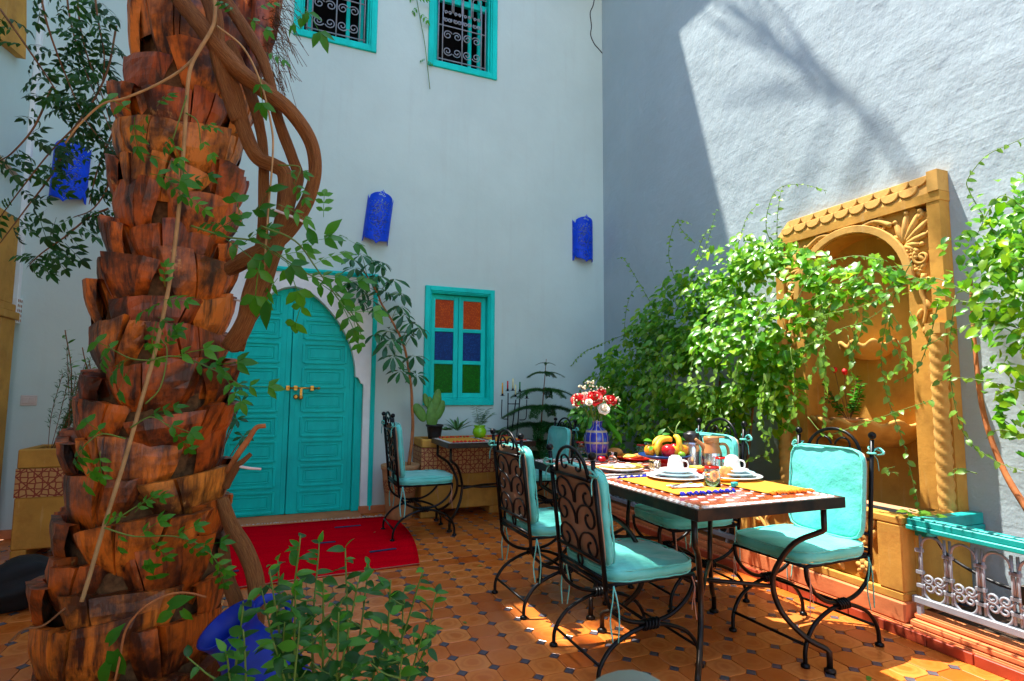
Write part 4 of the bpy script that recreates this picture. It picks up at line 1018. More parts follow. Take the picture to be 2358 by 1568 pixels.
placemat('yellow placemat with red tassels on the small table, beside the cactus', 1.35, 1.66, 4.76, 5.20, 'tassel_red')
placemat('yellow placemat with red tassels on the small table, beside the lime pot', 1.76, 2.06, 4.76, 5.20, 'tassel_red')
def plate(b, c, R, h=.018, z=0): b.lathe([(0, .004), (R*.55, .002), (R*.6, .0), (R*.64, .003), (R*.98, h-.002), (R, h), (R*.97, h+.003), (R*.62, .009), (0, .008)], 40, (c.x, c.y, c.z+z))
def setting(c, lab):
    for (nm, R, z, m_, l_) in (('dinner_plate', .148, .006, 'porcelain', 'white dinner plate, lowest of the stack '), ('soup_plate', .112, .022, 'plate_shade_tint', 'white plate tinted with teal shade, middle of the stack '), ('saucer', .082, .036, 'porcelain', 'white saucer, on top of the stack ')):
        b = MB(); plate(b, Vector((0, 0, 0)), R, .018); o = b.build(nm, m_); o.location = (c.x, c.y, c.z+z); tag(o, l_+lab, 'plate')
    t = thing('tea_cup', 'white cup turned upside down '+lab, 'cup', (c.x, c.y, c.z+.058))
    b = MB(); z0 = .046; b.lathe([(.040, z0), (.0425, z0), (.041, z0+.02), (.036, z0+.055), (.030, z0+.072), (.022, z0+.075), (.021, z0+.079), (.018, z0+.077), (0, z0+.076)], 32, c); b.build('bowl', 'porcelain', t)
    b = MB(); d = Vector((.9, -.35, 0)).normalized(); b.tube(catmull([c+d*.036+Vector((0, 0, z0+.055)), c+d*.060+Vector((0, 0, z0+.048)), c+d*.066+Vector((0, 0, z0+.028)), c+d*.058+Vector((0, 0, z0+.012)), c+d*.041+Vector((0, 0, z0+.012))], 5), .0042, 8); b.build('handle', 'porcelain', t)
c = on(985, 590); setting(c, 'on the blue tasselled mat')
c = on(1985, 560); c.x = min(c.x, 2.17); setting(c, 'on the orange tasselled mat')
def tumbler(p, R, h, lab, rim=None, fill=None, up=True, print_=False):
    t = thing('tea_glass', lab, 'glass', p); b = MB(); k = .82
    pr = [(0, .004), (R*k, .004), (R*.92, h*.4), (R, h), (R-.0025, h), (R*.92-.0025, h*.4), (R*k-.002, .010), (0, .010)]
    if not up: pr = [(r_, h-z) for r_, z in pr][::-1]
    b.lathe(pr, 24, p); b.build('body', 'clear_glass', t)
    if rim: b = MB(); zz = p.z+(h if up else h-.001); b.lathe([(R*(1 if up else k)+.001, -.006), (R*(1 if up else k)+.0012, .002), (R*(1 if up else k)-.005, .004)], 24, Vector((p.x, p.y, zz))); b.build('rim', rim, t)
    if fill: b = MB(); b.lathe([(0, .012), (R*k-.004, .012), (R*.93-.003, h*.62), (0, h*.62)], 20, p); b.build('drink', fill, t)
    if print_:
        b = MB()
        for i in range(16): a = 2*PI*i/16; b.box((p.x+(R*.965+.0005)*math.cos(a), p.y+(R*.965+.0005)*math.sin(a), p.z+h*.7), (.0012, R*.26, h*.36), a)
        b.build('print', 'glass_print', t)
    return t
tumbler(on(1388, 672), .040, .098, 'clear tumbler turned down with dark red base, beside the blue tassels', 'red_lacquer', up=False)
tumbler(on(1492, 520), .038, .090, 'clear tumbler turned down with red base, beside the brown coffee pot', 'red_lacquer', up=False)
tumbler(on(1320, 475), .032, .075, 'small glass of red tea before the brown coffee pot', None, 'tea_red')
tumbler(on(755, 545), .032, .082, 'small glass printed with blue arches, beside the fruit dish', None, None, True, True)
tumbler(on(285, 412), .032, .072, 'small clear glass behind the omelette plate')
tumbler(on(600, 315), .034, .075, 'tumbler turned down with red base behind the bananas', 'red_lacquer', up=False)
tumbler(on(680, 285), .034, .080, 'pale clear tumbler turned down behind the fruit, beside the red based one', up=False)
tumbler(on(-60, 300), .036, .085, 'clear tumbler with red rim beside the blue vase', 'red_lacquer', up=True)
def dish(p, R, m_, lab, nm='dish', cat='plate', h=.02):
    b = MB(); plate(b, Vector((0, 0, 0)), R, h); o = b.build(nm, m_); o.location = (p.x, p.y, ZS); return tag(o, lab, cat)
def lump(p, r_, m_, nm, lab, cat, wob=.25, seed=0, rz=0.):
    b = MB(); b.ell((0, 0, 0), r_, 16, 10, Matrix.Rotation(rz, 3, 'Z'), wob, seed); o = b.build(nm, m_); o.location = p; return tag(o, lab, cat)
mat('plate_orange', (.80, .28, .01), .2, var=.1); mat('plate_blue', (.01, .04, .16), .2, var=.1)
p = on(375, 490); dish(p, .128, 'porcelain', 'white plate of omelettes at the table edge')
t = thing('omelette', 'folded yellow omelettes on the white plate', 'food', (p.x, p.y, ZS+.012))
for i, (dx, dy, rx, ry, m_) in enumerate(((-.05, .03, .075, .055, 'omelette'), (.02, -.02, .085, .045, 'omelette'), (.06, -.03, .065, .04, 'omelette'), (-.01, -.05, .06, .03, 'egg'))):
    b = MB(); b.ell((p.x+dx, p.y+dy, ZS+.016+.006*i), (rx, ry, .012), 16, 8, Matrix.Rotation(-.6, 3, 'Z'), .5, i); b.build('fold', m_, t)
p = on(310, 345); dish(p, .10, 'plate_orange', 'orange plate with a round loaf behind the omelettes'); lump((p.x, p.y, ZS+.036), (.058, .058, .03), 'bread', 'bread_loaf', 'round brown loaf on the orange plate', 'bread', .12, 2)
p = on(540, 375); dish(p, .115, 'red_lacquer', 'dark red plate of pastry slices beside the fruit dish')
for i, (dx, dy) in enumerate(((-.04, 0), (.03, .02))): lump((p.x+dx, p.y+dy, ZS+.026), (.045, .035, .016), 'bread' if i else 'omelette', 'pastry_slice', ('golden', 'browned')[i]+' pastry slice on the dark red plate', 'pastry', .4, 5+i)
p = on(170, 395); lump((p.x, p.y, ZS+.02), (.03, .024, .018), 'apple_red', 'red_pepper', 'small glossy red pepper behind the omelette plate', 'vegetable', .3, 3)
p = on(1190, 520); dish(p, .095, 'red_lacquer', 'bright red plate of butter curls before the red tea'); lump((p.x+.03, p.y+.01, ZS+.024), (.04, .035, .02), 'omelette', 'butter_curls', 'yellow butter curls on the bright red plate', 'butter', .7, 8); lump((p.x-.035, p.y-.01, ZS+.018), (.035, .025, .012), 'egg', 'cheese', 'white soft cheese on the bright red plate', 'cheese', .5, 9)
p = on(1515, 610); dish(p, .085, 'plate_orange', 'orange plate of round biscuits beside the dark red tumbler')
for i, (dx, dy, dz, rz) in enumerate(((-.03, .015, .0, .2), (.015, .0, .008, .6), (.045, .005, .004, .9), (-.055, -.01, .002, .1))):
    b = MB(); b.ell((0, 0, 0), (.034, .034, .014), 14, 8, Matrix.Rotation(.9+.15*i, 3, 'X')@Matrix.Rotation(.25*i-.4, 3, 'Y'), .25, i); o = b.build('biscuit', 'bread'); o.location = (p.x+dx, p.y+dy, ZS+.038+dz); tag(o, 'sugared brown biscuit on the orange plate', 'biscuit', 'biscuits on the orange plate')
p = on(1635, 668); b = MB(); b.box((0, 0, .011), (.034, .024, .022), .2); o = b.build('butter_packet', 'turquoise_rail', bevel=.004); o.location = (p.x, p.y, ZS); tag(o, 'small teal butter packet beside the biscuits', 'packet')
b = MB(); p = on(1130, 690); V = []; F = []
for i in range(9):
    for j in range(5): V.append((-.085+.17*i/8, -.028+.056*j/4, .008+.005*noise.noise((i*.8, j, 3))+(.004 if j == 2 else 0)))
for i in range(8):
    for j in range(4): F.append((i*5+j, i*5+5+j, i*5+6+j, i*5+j+1))
b.add(V, F, True); o = b.build('napkin', 'napkin'); o.modifiers.new('t', 'SOLIDIFY').thickness = .003; o.location = (p.x-.01, p.y+.01, ZS+.006); o.rotation_euler.z = -.15; tag(o, 'folded white paper napkin on the yellow mat', 'napkin')
t = thing('table_knife', 'steel table knife lying across the white napkin', 'knife', (p.x-.03, p.y+.02, ZS+.018)); t.rotation_euler.z = .35
b = MB(); b.box((.05, 0, 0), (.10, .014, .0018)); b.build('blade', 'steel', t).location = (0, 0, 0); b = MB(); b.tube([(-.085, 0, 0), (-.04, 0, .001), (0, 0, 0)], [.006, .0065, .004], 8, squash=.5); b.build('handle', 'steel', t)
for o in t.children: o.data.transform(Matrix.Translation(ORG[t]))
# fruit dish
p = on(860, 455); t = thing('fruit_dish', 'red footed dish with blue rim holding the fruit', 'dish', p)
b = MB(); b.lathe([(0, .001), (.075, .001), (.06, .012), (.045, .03), (.07, .05), (.13, .066)], 36, p); b.build('foot', 'red_lacquer', t)
b = MB(); b.lathe([(.125, .064), (.152, .074), (.155, .080), (.150, .082), (.11, .071), (0, .066)], 40, p); b.build('rim', 'plate_blue', t)
z = p.z+.072
def fruit(dx, dy, dz, r_, m_, nm, lab, cat, wob=.06):
    b = MB(); pr = [(0, -.92), (.35, -.96), (.7, -.72), (.95, -.25), (1, .15), (.86, .6), (.5, .88), (.2, .92), (0, .84)]; b.lathe([(a*r_, c_*r_) for a, c_ in pr], 18, wob=wob); o = b.build(nm, m_); o.location = (p.x+dx, p.y+dy, z+r_*.9+dz); o.rotation_euler = (.3, .2, dx*9); return tag(o, lab, cat)
fruit(-.035, -.085, 0, .040, 'apple_red', 'apple', 'dark red apple at the front of the fruit dish', 'apple')
fruit(.085, -.055, 0, .037, 'orange_fruit', 'orange', 'orange with leaves at the side of the fruit dish', 'orange')
fruit(-.10, .0, 0, .036, 'orange_fruit', 'orange', 'orange under the leaves beside the bananas', 'orange')
fruit(.025, -.06, 0, .034, 'orange_fruit', 'orange', 'orange between the apple and the upright banana', 'orange')
fruit(.10, .03, 0, .035, 'apple_red', 'plum', 'dark plum behind the leafy orange', 'plum')
fruit(.0, .05, .0, .036, 'orange_fruit', 'orange', 'orange at the back of the fruit dish', 'orange')
fruit(.035, -.115, -.006, .022, 'green_fruit', 'lime', 'small green lime at the dish edge', 'lime')
def banana(pts, lab):
    b = MB(); q_ = catmull(pts, 6); n_ = len(q_); b.tube(q_, [.017*min(1, .35+4*min(i, n_-1-i)/n_) for i in range(n_)], 7); o = b.build('banana', 'banana'); tag(o, lab, 'banana'); return o
bp = lambda x, y, zz: (p.x+x, p.y+y, z+zz)
banana([bp(-.095, -.06, .01), bp(-.085, -.05, .065), bp(-.04, -.03, .095), bp(.02, -.02, .10), bp(.05, -.005, .085)], 'curved yellow banana lying over the red apple')
banana([bp(.045, -.075, .015), bp(.05, -.078, .07), bp(.055, -.06, .105), bp(.05, -.03, .12)], 'spotted banana standing upright beside the leafy orange')
banana([bp(-.06, .03, .06), bp(.0, .04, .10), bp(.06, .03, .085)], 'banana lying at the back of the fruit dish')
t2 = thing('citrus_sprig', 'green leafy citrus twig standing in the fruit dish', 'twig', bp(.06, 0, .08)); b = MB(); b.tube(catmull([bp(.09, -.03, .06), bp(.075, -.02, .12), bp(.085, -.01, .165), bp(.12, 0, .20)], 5), .004, 6); b.tube(catmull([bp(.075, -.02, .12), bp(.04, -.01, .15), bp(.03, 0, .17)], 4), .003, 5); b.build('twig', 'stem_green', t2)
Ms = []
for (x, y, zz, dx, dy, dz) in ((.09, -.03, .11, .5, -.3, -.2), (.10, -.02, .10, .7, 0, -.3), (.06, -.04, .1, .3, -.5, -.5), (-.05, .02, .10, -.3, -.2, .6), (-.08, .01, .09, -.8, -.2, .2), (-.03, .02, .12, .3, -.3, .5), (.0, .02, .12, .8, -.3, .3), (.12, -.03, .08, .6, -.4, -.6), (-.1, -.02, .06, -.6, -.5, -.2), (.07, -.01, .14, .6, -.2, .1)): Ms.append(orient(bp(x, y, zz), (dx, dy, dz), (0, -.6, 1), rnd.uniform(.05, .075)))
scatter(leaf_t(.5), Ms, 'leaf', 'leaves', 'leaf_vine', t2, 20)
# thermos jugs
p = on(1165, 452); t = thing('thermos_jug', 'steel thermos jug with black lid behind the coffee pot', 'thermos', p)
b = MB(); b.lathe([(0, 0), (.054, 0), (.056, .01), (.056, .12), (.05, .145), (.044, .155)], 32, p); b.build('body', 'steel', t)
b = MB(); b.lathe([(.046, .150), (.050, .16), (.049, .195), (.046, .205), (.028, .208), (.024, .216), (0, .217)], 32, p); b.build('lid', 'black_plastic', t)
b = MB(); b.tube(catmull([p+Vector((.045, .01, .18)), p+Vector((.085, .02, .175)), p+Vector((.09, .02, .11)), p+Vector((.055, .01, .05))], 5), .009, 8); b.build('handle', 'black_plastic', t)
p = on(1385, 478); t = thing('coffee_pot', 'steel coffee pot with brown plastic spout, lid and handle', 'coffee pot', p)
b = MB(); b.lathe([(0, 0), (.060, 0), (.062, .01), (.062, .07), (.058, .10)], 32, p); b.build('body', 'steel', t)
b = MB(); b.lathe([(.058, .0985), (.054, .115), (.042, .150), (.040, .158)], 32, p); b.build('shoulder', 'tan_plastic', t)
b = MB(); b.lathe([(.041, .158), (.045, .165), (.045, .188), (.04, .194), (0, .195)], 32, p); b.box(p+Vector((.05, -.01, .188)), (.06, .024, .008), -.2); b.build('lid', 'tan_plastic', t, .002)
d = Vector((.94, -.34, 0)); b = MB(); b.tube(catmull([p+d*.045+Vector((0, 0, .150)), p+d*.085+Vector((0, 0, .145)), p+d*.100+Vector((0, 0, .10)), p+d*.085+Vector((0, 0, .05)), p+d*.062+Vector((0, 0, .035))], 5), .009, 8); b.build('handle', 'tan_plastic', t)
b = MB(); b.tube(catmull([p-d*.035+Vector((0, 0, .125)), p-d*.06+Vector((0, 0, .150)), p-d*.095+Vector((0, 0, .178))], 5), [.024, .022, .018, .016, .014, .012, .011, .010, .009, .009, .009], 10); b.build('spout', 'tan_plastic', t)
# blue vase with roses
p = Vector((1.955, 3.33, ZT)); t = thing('vase', 'cobalt blue vase with pale lattice bands on the far table end', 'vase', p)
b = MB(); b.lathe([(0, 0), (.055, 0), (.060, .01), (.078, .06), (.085, .12), (.083, .155), (.070, .19), (.045, .21), (.040, .222), (.043, .245), (.046, .255), (.038, .255), (.034, .22), (0, .215)], 40, p); o = b.build('body', 'vase_glaze', t)
def rose(c, R, m_, par, nrm):
    b = MB(); M = frame_of(nrm); r_ = random.Random(int(c[0]*9999))
    for ringi, (n_, k, tilt_) in enumerate(((3, .35, .15), (4, .6, .45), (5, .85, .8), (6, 1., 1.15))):
        for i in range(n_):
            a = 2*PI*(i+.37*ringi)/n_; V = []; F = []
            for u in range(4):
                for v_ in range(4):
                    s, q_ = (u/3-.5)*1.5, v_/3; rad = R*k*(.35+.65*math.sin(min(1.5, q_*1.5*tilt_+.3))); h = R*(.95-.25*ringi*q_)*q_
                    aa = a+s*(1.25/ (1+.25*ringi)); V.append(Vector(c)+M@Vector((rad*math.cos(aa), rad*math.sin(aa), h*1.0-R*.3+(-.18*R*q_*q_*ringi*abs(s)))))
            for u in range(3):
                for v_ in range(3): F.append((u*4+v_, u*4+4+v_, u*4+5+v_, u*4+v_+1))
            b.add(V, F, True)
    b.ell(c, (R*.5, R*.5, R*.5), 8, 6, M); return b.build('rose', m_, par)
bq = thing('bouquet', 'bouquet of red and white roses with cream filler blooms in the blue vase', 'flowers', p+Vector((0, 0, .25)))
top = p+Vector((0, 0, .24)); stems = MB()
FL = [((1368, 914), .060, 'rose_red', .0), ((1330, 918), .050, 'rose_red', .02), ((1408, 919), .044, 'rose_red', .01), ((1386, 900), .032, 'rose_red', .08), ((1391, 940), .042, 'rose_white', -.05), ((1346, 908), .028, 'rose_white', .05), ((1356, 925), .026, 'rose_white', -.03)]
for (px, R, m_, dy) in FL:
    c = Py(*px, 3.28+dy); n_ = (c-top).normalized()*.6+Vector((-.35, -.8, .5)); rose(c, R, m_, bq, n_); stems.tube(catmull([top-Vector((0, 0, .1)), top.lerp(c, .5)+Vector((0, 0, -.01)), c-n_.normalized()*R*.6], 4), .004, 5)
stems.build('stems', 'stem_green', bq)
Ms = []; fm = MB(); r_ = random.Random(11)
for i in range(150):
    a = r_.uniform(0, 2*PI); rr = r_.random()**.6; c = Py(1370+58*rr*math.cos(a), 915+30*rr*math.sin(a)+(8 if abs(math.cos(a)) > .8 else -8), 3.30+r_.uniform(-.05, .09)); fm.ell(c, .0065*r_.uniform(.7, 1.3), 6, 4)
fm.build('filler_blooms', 'filler_flower', bq, kind='stuff')
for i in range(60):
    a = r_.uniform(0, 2*PI); rr = .35+.65*r_.random(); c = Py(1372+52*rr*math.cos(a), 945+28*rr*math.sin(a), 3.32+r_.uniform(-.06, .09)); Ms.append(orient(c, Vector((math.cos(a), r_.uniform(-.8, .2), -math.sin(a)*.4-.3)), Vector((0, -.7, .8))+rv(.4), r_.uniform(.045, .075)))
for i in range(6): c = Py(1395+i*5, 965+i*6, 3.25); Ms.append(orient(c, (.5, -.3, -.9), (.3, -.8, .3), .085))
scatter(leaf_t(.5), Ms, 'leaf', 'leaves', 'leaf_vine', bq, 66)

# ================================================================== things on the planter and elsewhere
ZP = .736
def pot(name, label, c, R, h, m_, cat='pot', soil=True):
    t = thing(name, label, cat, c); b = MB(); b.lathe([(0, 0), (R*.74, 0), (R*.80, h*.3), (R*.93, h*.85), (R*1.04, h*.86), (R*1.06, h), (R*.96, h), (R*.92, h*.9), (0, h*.88)], 28, c); b.build('body', m_, t)
    if soil: b = MB(); b.lathe([(R*.92, h*.885), (R*.5, h*.92), (0, h*.93)], 16, c, wob=.1); b.build('soil', 'soil', t)
    return t
c = Vector((1.36, 5.40, ZP)); pot('plant_pot', 'black plastic pot holding the cactus on the planter box', c, .082, .135, 'black_pot')
ct = thing('prickly_pear', 'prickly pear cactus with flat green pads in the black pot', 'cactus', c+Vector((0, 0, .125)))
def pad(px, py, w_, h_, rot, dy=0.):
    q_ = Py(px, py, c.y+dy); b = MB(); b.ell(q_, (w_, .016, h_), 14, 12, Matrix.Rotation(rot, 3, 'Y'), .08, px); b.build('pad', 'cactus_skin', ct)
k = 5.4/FPX*1.0
for (px, py, w_, h_, rot) in ((996, 955, 15, 33, .05), (967, 950, 12, 24, -.55), (1006, 925, 11, 30, .08), (1012, 945, 11, 25, .35), (981, 922, 7, 17, -.25), (990, 932, 9, 20, -.1)): pad(px, py, w_*k, h_*k, rot, rnd.uniform(-.02, .02))
def rosette(name, label, cat, base, n_, L, w_, up, m_, shape='lance'):
    t = thing(name, label, cat, base); Ms = []
    for i in range(n_):
        a = i*2.4; e = up*(.4+.9*i/n_); Ms.append(orient(base+Vector((math.cos(a)*.006, math.sin(a)*.006, .0)), Vector((math.cos(a), math.sin(a), e)), Vector((-math.cos(a)*e, -math.sin(a)*e, 1)), L*rnd.uniform(.8, 1.15)))
    scatter(leaf_t(w_, shape, 5, .5, .18), Ms, 'leaf', 'leaves', m_, t, n_); return t
rosette('aloe', 'spiky aloe standing in the planter box under the window', 'plant', Py(1053, 992, 5.45), 12, .17, .16, 1.3, 'leaf_aloe')
rosette('succulent', 'low green succulent rosette beside the black cactus pot', 'plant', Py(1026, 991, 5.40), 12, .08, .42, .5, 'leaf_aloe', 'ovate')
rosette('aloe', 'broad leaved succulent behind the lime pot', 'plant', Py(1146, 998, 5.5), 11, .12, .30, .7, 'leaf_aloe')
c = Py(1101, 1002, 5.24); c.z = ZT; c = Vector((c.x, 5.20, ZT))
t = thing('lime_pot', 'round lime green glazed pot at the back of the small table', 'pot', c); b = MB(); b.lathe([(0, 0), (.04, 0), (.05, .008), (.068, .045), (.062, .08), (.048, .098), (.056, .108), (.058, .118), (.048, .118), (.042, .10), (0, .098)], 32, c); b.build('body', 'lime_glaze', t)
ol = thing('oleander', 'thin stemmed plant with narrow leaves in the lime pot', 'plant', c+Vector((0, 0, .10))); b = MB(); Ms = []
for (dx, h_) in ((-.03, .20), (.05, .17), (.09, .13), (.01, .12)):
    q_ = catmull([c+Vector((0, 0, .09)), c+Vector((dx*.5, .01, .09+h_*.5)), c+Vector((dx*1.3, 0, .09+h_))], 6); b.tube(q_, .0025, 5)
    for s in range(3, len(q_)):
        for sg in (-1, 1): Ms.append(orient(q_[s], Vector((sg*.9, rnd.uniform(-.5, .5), .45)), (0, -.4, 1), .075*rnd.uniform(.7, 1.1)))
b.build('stems', 'stem_green', ol); scatter(leaf_t(.16, 'lance'), Ms, 'leaf', 'leaves', 'leaf_umbrella', ol, 90)
# candelabra
c = Vector((2.10, 5.45, ZP)); t = thing('candelabra', 'black iron candelabra with coloured candles on the planter box', 'candelabra', c)
hold = [(1157, 908, 'wax_yellow', 28), (1169, 897, 'wax_red', 21), (1187, 910, 'wax_cream', 26), (1197, 898, 'wax_green', 20), (1213, 914, 'wax_green', 18), (1181, 896, 'wax_cream', 26)]
yb = 5.45
b = MB(); b.tube([Py(1169, 1005, yb), Py(1170, 905, yb)], .006, 6); b.tube([Py(1177, 1005, yb), Py(1188, 920, yb)], .006, 6); b.tube([Py(1190, 1005, yb), Py(1198, 905, yb)], .006, 6); b.tube([Py(1170, 930, yb), Py(1196, 930, yb)], .005, 6)
b.tube(catmull([Py(1168, 965, yb), Py(1158, 964, yb), Py(1155, 955, yb), Py(1156, 920, yb)], 4), .005, 6); b.tube(catmull([Py(1196, 967, yb), Py(1208, 966, yb), Py(1212, 957, yb), Py(1213, 920, yb)], 4), .005, 6)
b.lathe([(0, 0), (.09, 0), (.085, .012), (0, .016)], 20, c+Vector((0, 0, .0))); b.build('stand', 'iron', t)
for (x, y, m_, h_) in hold:
    q_ = Py(x, y+4, yb); b = MB(); b.lathe([(0, 0), (.026, .002), (.027, .006), (.012, .006), (.011, .026), (0, .026)], 14, q_); cup = b.build('candle_cup', 'iron', t)
    b = MB(); b.tube([q_+Vector((0, 0, .02)), q_+Vector((0, 0, .02+h_*k))], .008, 8); b.build('candle', m_, cup)
# rose pot standing in the big shell
c = Vector((3.44, FC-.0, Px(1962, 975, 3.42).z-.085)); pp = Px(1955, 968, 3.40); c = Vector((3.40, pp.y, c.z))
pot('plant_pot', 'brown plastic bowl pot in the large shell basin', c, .105, .12, 'clay_pot')
rp = thing('potted_rose', 'small rose bush with red buds in the shell basin', 'plant', c+Vector((0, 0, .10))); b = MB(); Ms = []
for i in range(9):
    a = i*2.1; h_ = rnd.uniform(.15, .30); e = c+Vector((math.cos(a)*.10, math.sin(a)*.15, .10+h_)); q_ = catmull([c+Vector((0, 0, .1)), c.lerp(e, .5)+Vector((0, 0, .05)), e], 5); b.tube(q_, .003, 5); along(q_, .009, .052, Ms, .1, .25)
b.build('stems', 'stem_brown', rp); scatter(leaf_t(.6), Ms, 'leaf', 'leaves', 'leaf_vine', rp, 110)
for (x, y) in ((1922, 851), (1945, 856)):
    e = Px(x, y, 3.36); b = MB(); b.tube(catmull([c+Vector((0, 0, .1)), c.lerp(e, .6)+Vector((.0, .01, .05)), e], 5), .002, 5); b.build('flower_stem', 'stem_brown', rp); b = MB(); b.ell(e, (.017, .017, .02), 10, 8, None, .4, x); b.build('rose_bud', 'rose_red', rp)
# blue jug leaning at the palm foot
jug = thing('blue_jug', 'blue plastic jug with curved handle leaning at the palm foot', 'jug', (.0, 2.15, .0))
A = Py(655, 1610, 2.26); B_ = Py(524, 1440, 2.20); ax = (B_-A).normalized(); L = (B_-A).length; M = frame_of(ax)
b = MB(); b.lathe([(0, -.02), (.10, -.02), (.115, 0), (.125, L*.3), (.115, L*.55), (.085, L*.72), (.08, L*.85), (.098, L*1.0), (.103, L*1.02), (.095, L*1.02), (.074, L*.86), (.078, L*.7), (.108, L*.5), (0, L*.2)], 36, A, M); b.build('body', 'blue_plastic', jug)
sd = Vector((.95, .15, .25)); sd = (sd-ax*sd.dot(ax)).normalized()
b = MB(); b.tube(catmull([A+ax*L*.98+sd*.09, A+ax*L*.99+sd*.13, A+ax*L*.86+sd*.175, A+ax*L*.70+sd*.17, A+ax*L*.52+sd*.118], 6), .017, 10, squash=.7); b.build('handle', 'blue_plastic', jug)
# black bag on the floor at the left
c = Pz(38, 1415); c = Vector((c.x-.02, c.y+.12, 0)); t = thing('black_bag', 'soft black bag with strap loop on the floor beside the palm trunk', 'bag', c)
b = MB(); b.ell(c+Vector((-.06, 0, .12)), (.26, .16, .13), 20, 14, Matrix.Rotation(-.25, 3, 'Y'), .35, 4); b.build('body', 'black_cloth', t)
b = MB(); q_ = Pz(125, 1388, .06); b.tube(catmull([c+Vector((.12, 0, .16)), Vector((q_.x-.02, q_.y, .10)), q_+Vector((.05, 0, .02)), Vector((q_.x-.01, q_.y-.03, .02)), c+Vector((.10, -.03, .05))], 6), .016, 8, squash=.4); b.build('strap', 'black_cloth', t)

# ================================================================== the palm
TY = 2.80
def tcx(z): return -.545+.030*z
def trad(z): return float(np.interp(z, (0, .15, 1.0, 1.75, 2.65, 3.3, 7.2), (.40, .375, .325, .275, .285, .285, .24)))
palm = thing('palm_tree', 'thick old palm trunk of cut orange brown leaf bases', 'palm', (tcx(0), TY, 0))
b = MB(); V = [Vector((tcx(z), TY, z)) for z in [i*.3-.05 for i in range(31)]]; b.tube(V, [trad(v.z)-.10 for v in V], 20, jitter=.3); b.build('trunk', 'fibre', palm)
rp_ = random.Random(21)
def boot(z0, ang, R, h, half, flare, thick):
    ncr = rp_.choice((1, 2, 2, 3)); cuts = sorted([-1]+[rp_.uniform(-.7, .7) for _ in range(ncr)]+[1]); C = []      # staves between cracks
    for q_ in range(len(cuts)-1):
        a0, a1 = cuts[q_], cuts[q_+1]
        if a1-a0 < .12: continue
        dr, dz = rp_.uniform(-.014, .010), rp_.uniform(-.018, .014); m0 = (a0+a1)/2
        for i in range(5):
            a = a0+.018+(a1-a0-.036)*i/4; C.append((a, 0, dr, dz, m0, (a1-a0)/2))
        C.append((a1, 1, dr, dz, m0, (a1-a0)/2))
    C = C[:-1]; rows = 7; V = []; F = []; m_ = len(C); sd_ = rp_.uniform(0, 99); skew = rp_.uniform(-.12, .12); tiltz = rp_.uniform(-.05, .05)
    for j in range(rows+1):
        t_ = j/rows
        for (a, c_, dr, dz, m0, hw_) in C:
            w_ = half*(.66+.40*t_-.04*t_*t_); aa = ang+a*w_+skew*t_; fl_ = math.cos(hw_*w_)/math.cos((a-m0)*w_) if not c_ else 1
            r_ = (R-.095+flare*(t_**.8)+.012*math.sin(PI*t_)+dr*t_+.012)*(.4+.6*fl_)-.03*max(0, abs(a)-.8)/.2+.006*noise.noise((a*5+sd_, t_*4, sd_))-(.035*min(1, .2+t_) if c_ else 0)
            z = z0+h*t_*(1-.06*a*a)+tiltz*a*t_+dz*t_+(.011*noise.noise((a*16+sd_, 5, 0))+.008*noise.noise((a*40+sd_, 9, 0)) if j == rows else 0)
            V.append((tcx(z)+r_*math.cos(aa), TY+r_*math.sin(aa), z))
    for (th, dz2, k2) in ((thick, .004, .985), (thick+.05, .62, .92)):      # cut top, then down the inside
        for i, (a, c_, dr, dz, m0, hw_) in enumerate(C):
            x, y, z = V[(rows)*m_+i]; cx = tcx(z); L_ = math.hypot(x-cx, y-TY); g = max(.05, (L_-th))/L_; V.append((cx+(x-cx)*g, TY+(y-TY)*g, z-h*dz2+.008*noise.noise((a*20+sd_, 2, th*9))))
    for j in range(rows+2):
        for i in range(m_-1): F.append((j*m_+i, j*m_+i+1, (j+1)*m_+i+1, (j+1)*m_+i))
    b = MB(); b.add(V, F, False)
    return b
k = 0; z = -.06
while z < 8.4:
    R = trad(z+.12); n_ = 4; step = .146 if z < 3.4 else .30
    for i in range(n_):
        a = 2*PI*(i+.5*(k % 2)+.11*math.sin(k*1.7))/n_+rp_.uniform(-.10, .10)
        boot(z+rp_.uniform(-.03, .03), a, R*rp_.uniform(.97, 1.05), rp_.uniform(.18, .23) if z < 2.5 else rp_.uniform(.3, .4), .84*rp_.uniform(.85, 1.12), rp_.uniform(.045, .085) if z < 2.5 else .05, rp_.uniform(.03, .05)).build('leaf_base', 'palm_boot', palm)
    z += step; k += 1
# hairy fibre near the top right
b = MB()
for i in range(170):
    p = Py(rp_.uniform(590, 655), rp_.uniform(-60, 190), 2.72); d = Vector((rp_.uniform(.0, .09), rp_.uniform(-.05, .05), rp_.uniform(-.13, .02))); b.tube([p, p+d*.6+Vector((0, 0, .01)), p+d*1.3+Vector((0, 0, -.02))], .0014, 3, caps=False)
b.build('fibre_hair', 'fibre', palm, kind='stuff')
p0 = Vector((tcx(3.1)+.22, TY-.02, 2.62)); b = MB(); b.tube(catmull([p0, p0+Vector((.05, .0, .25)), p0+Vector((.06, .0, .55)), p0+Vector((.02, 0, .9))], 5), [.05, .10], 12, jitter=.3); b.build('old_leaf_stalk', 'palm_boot', palm)
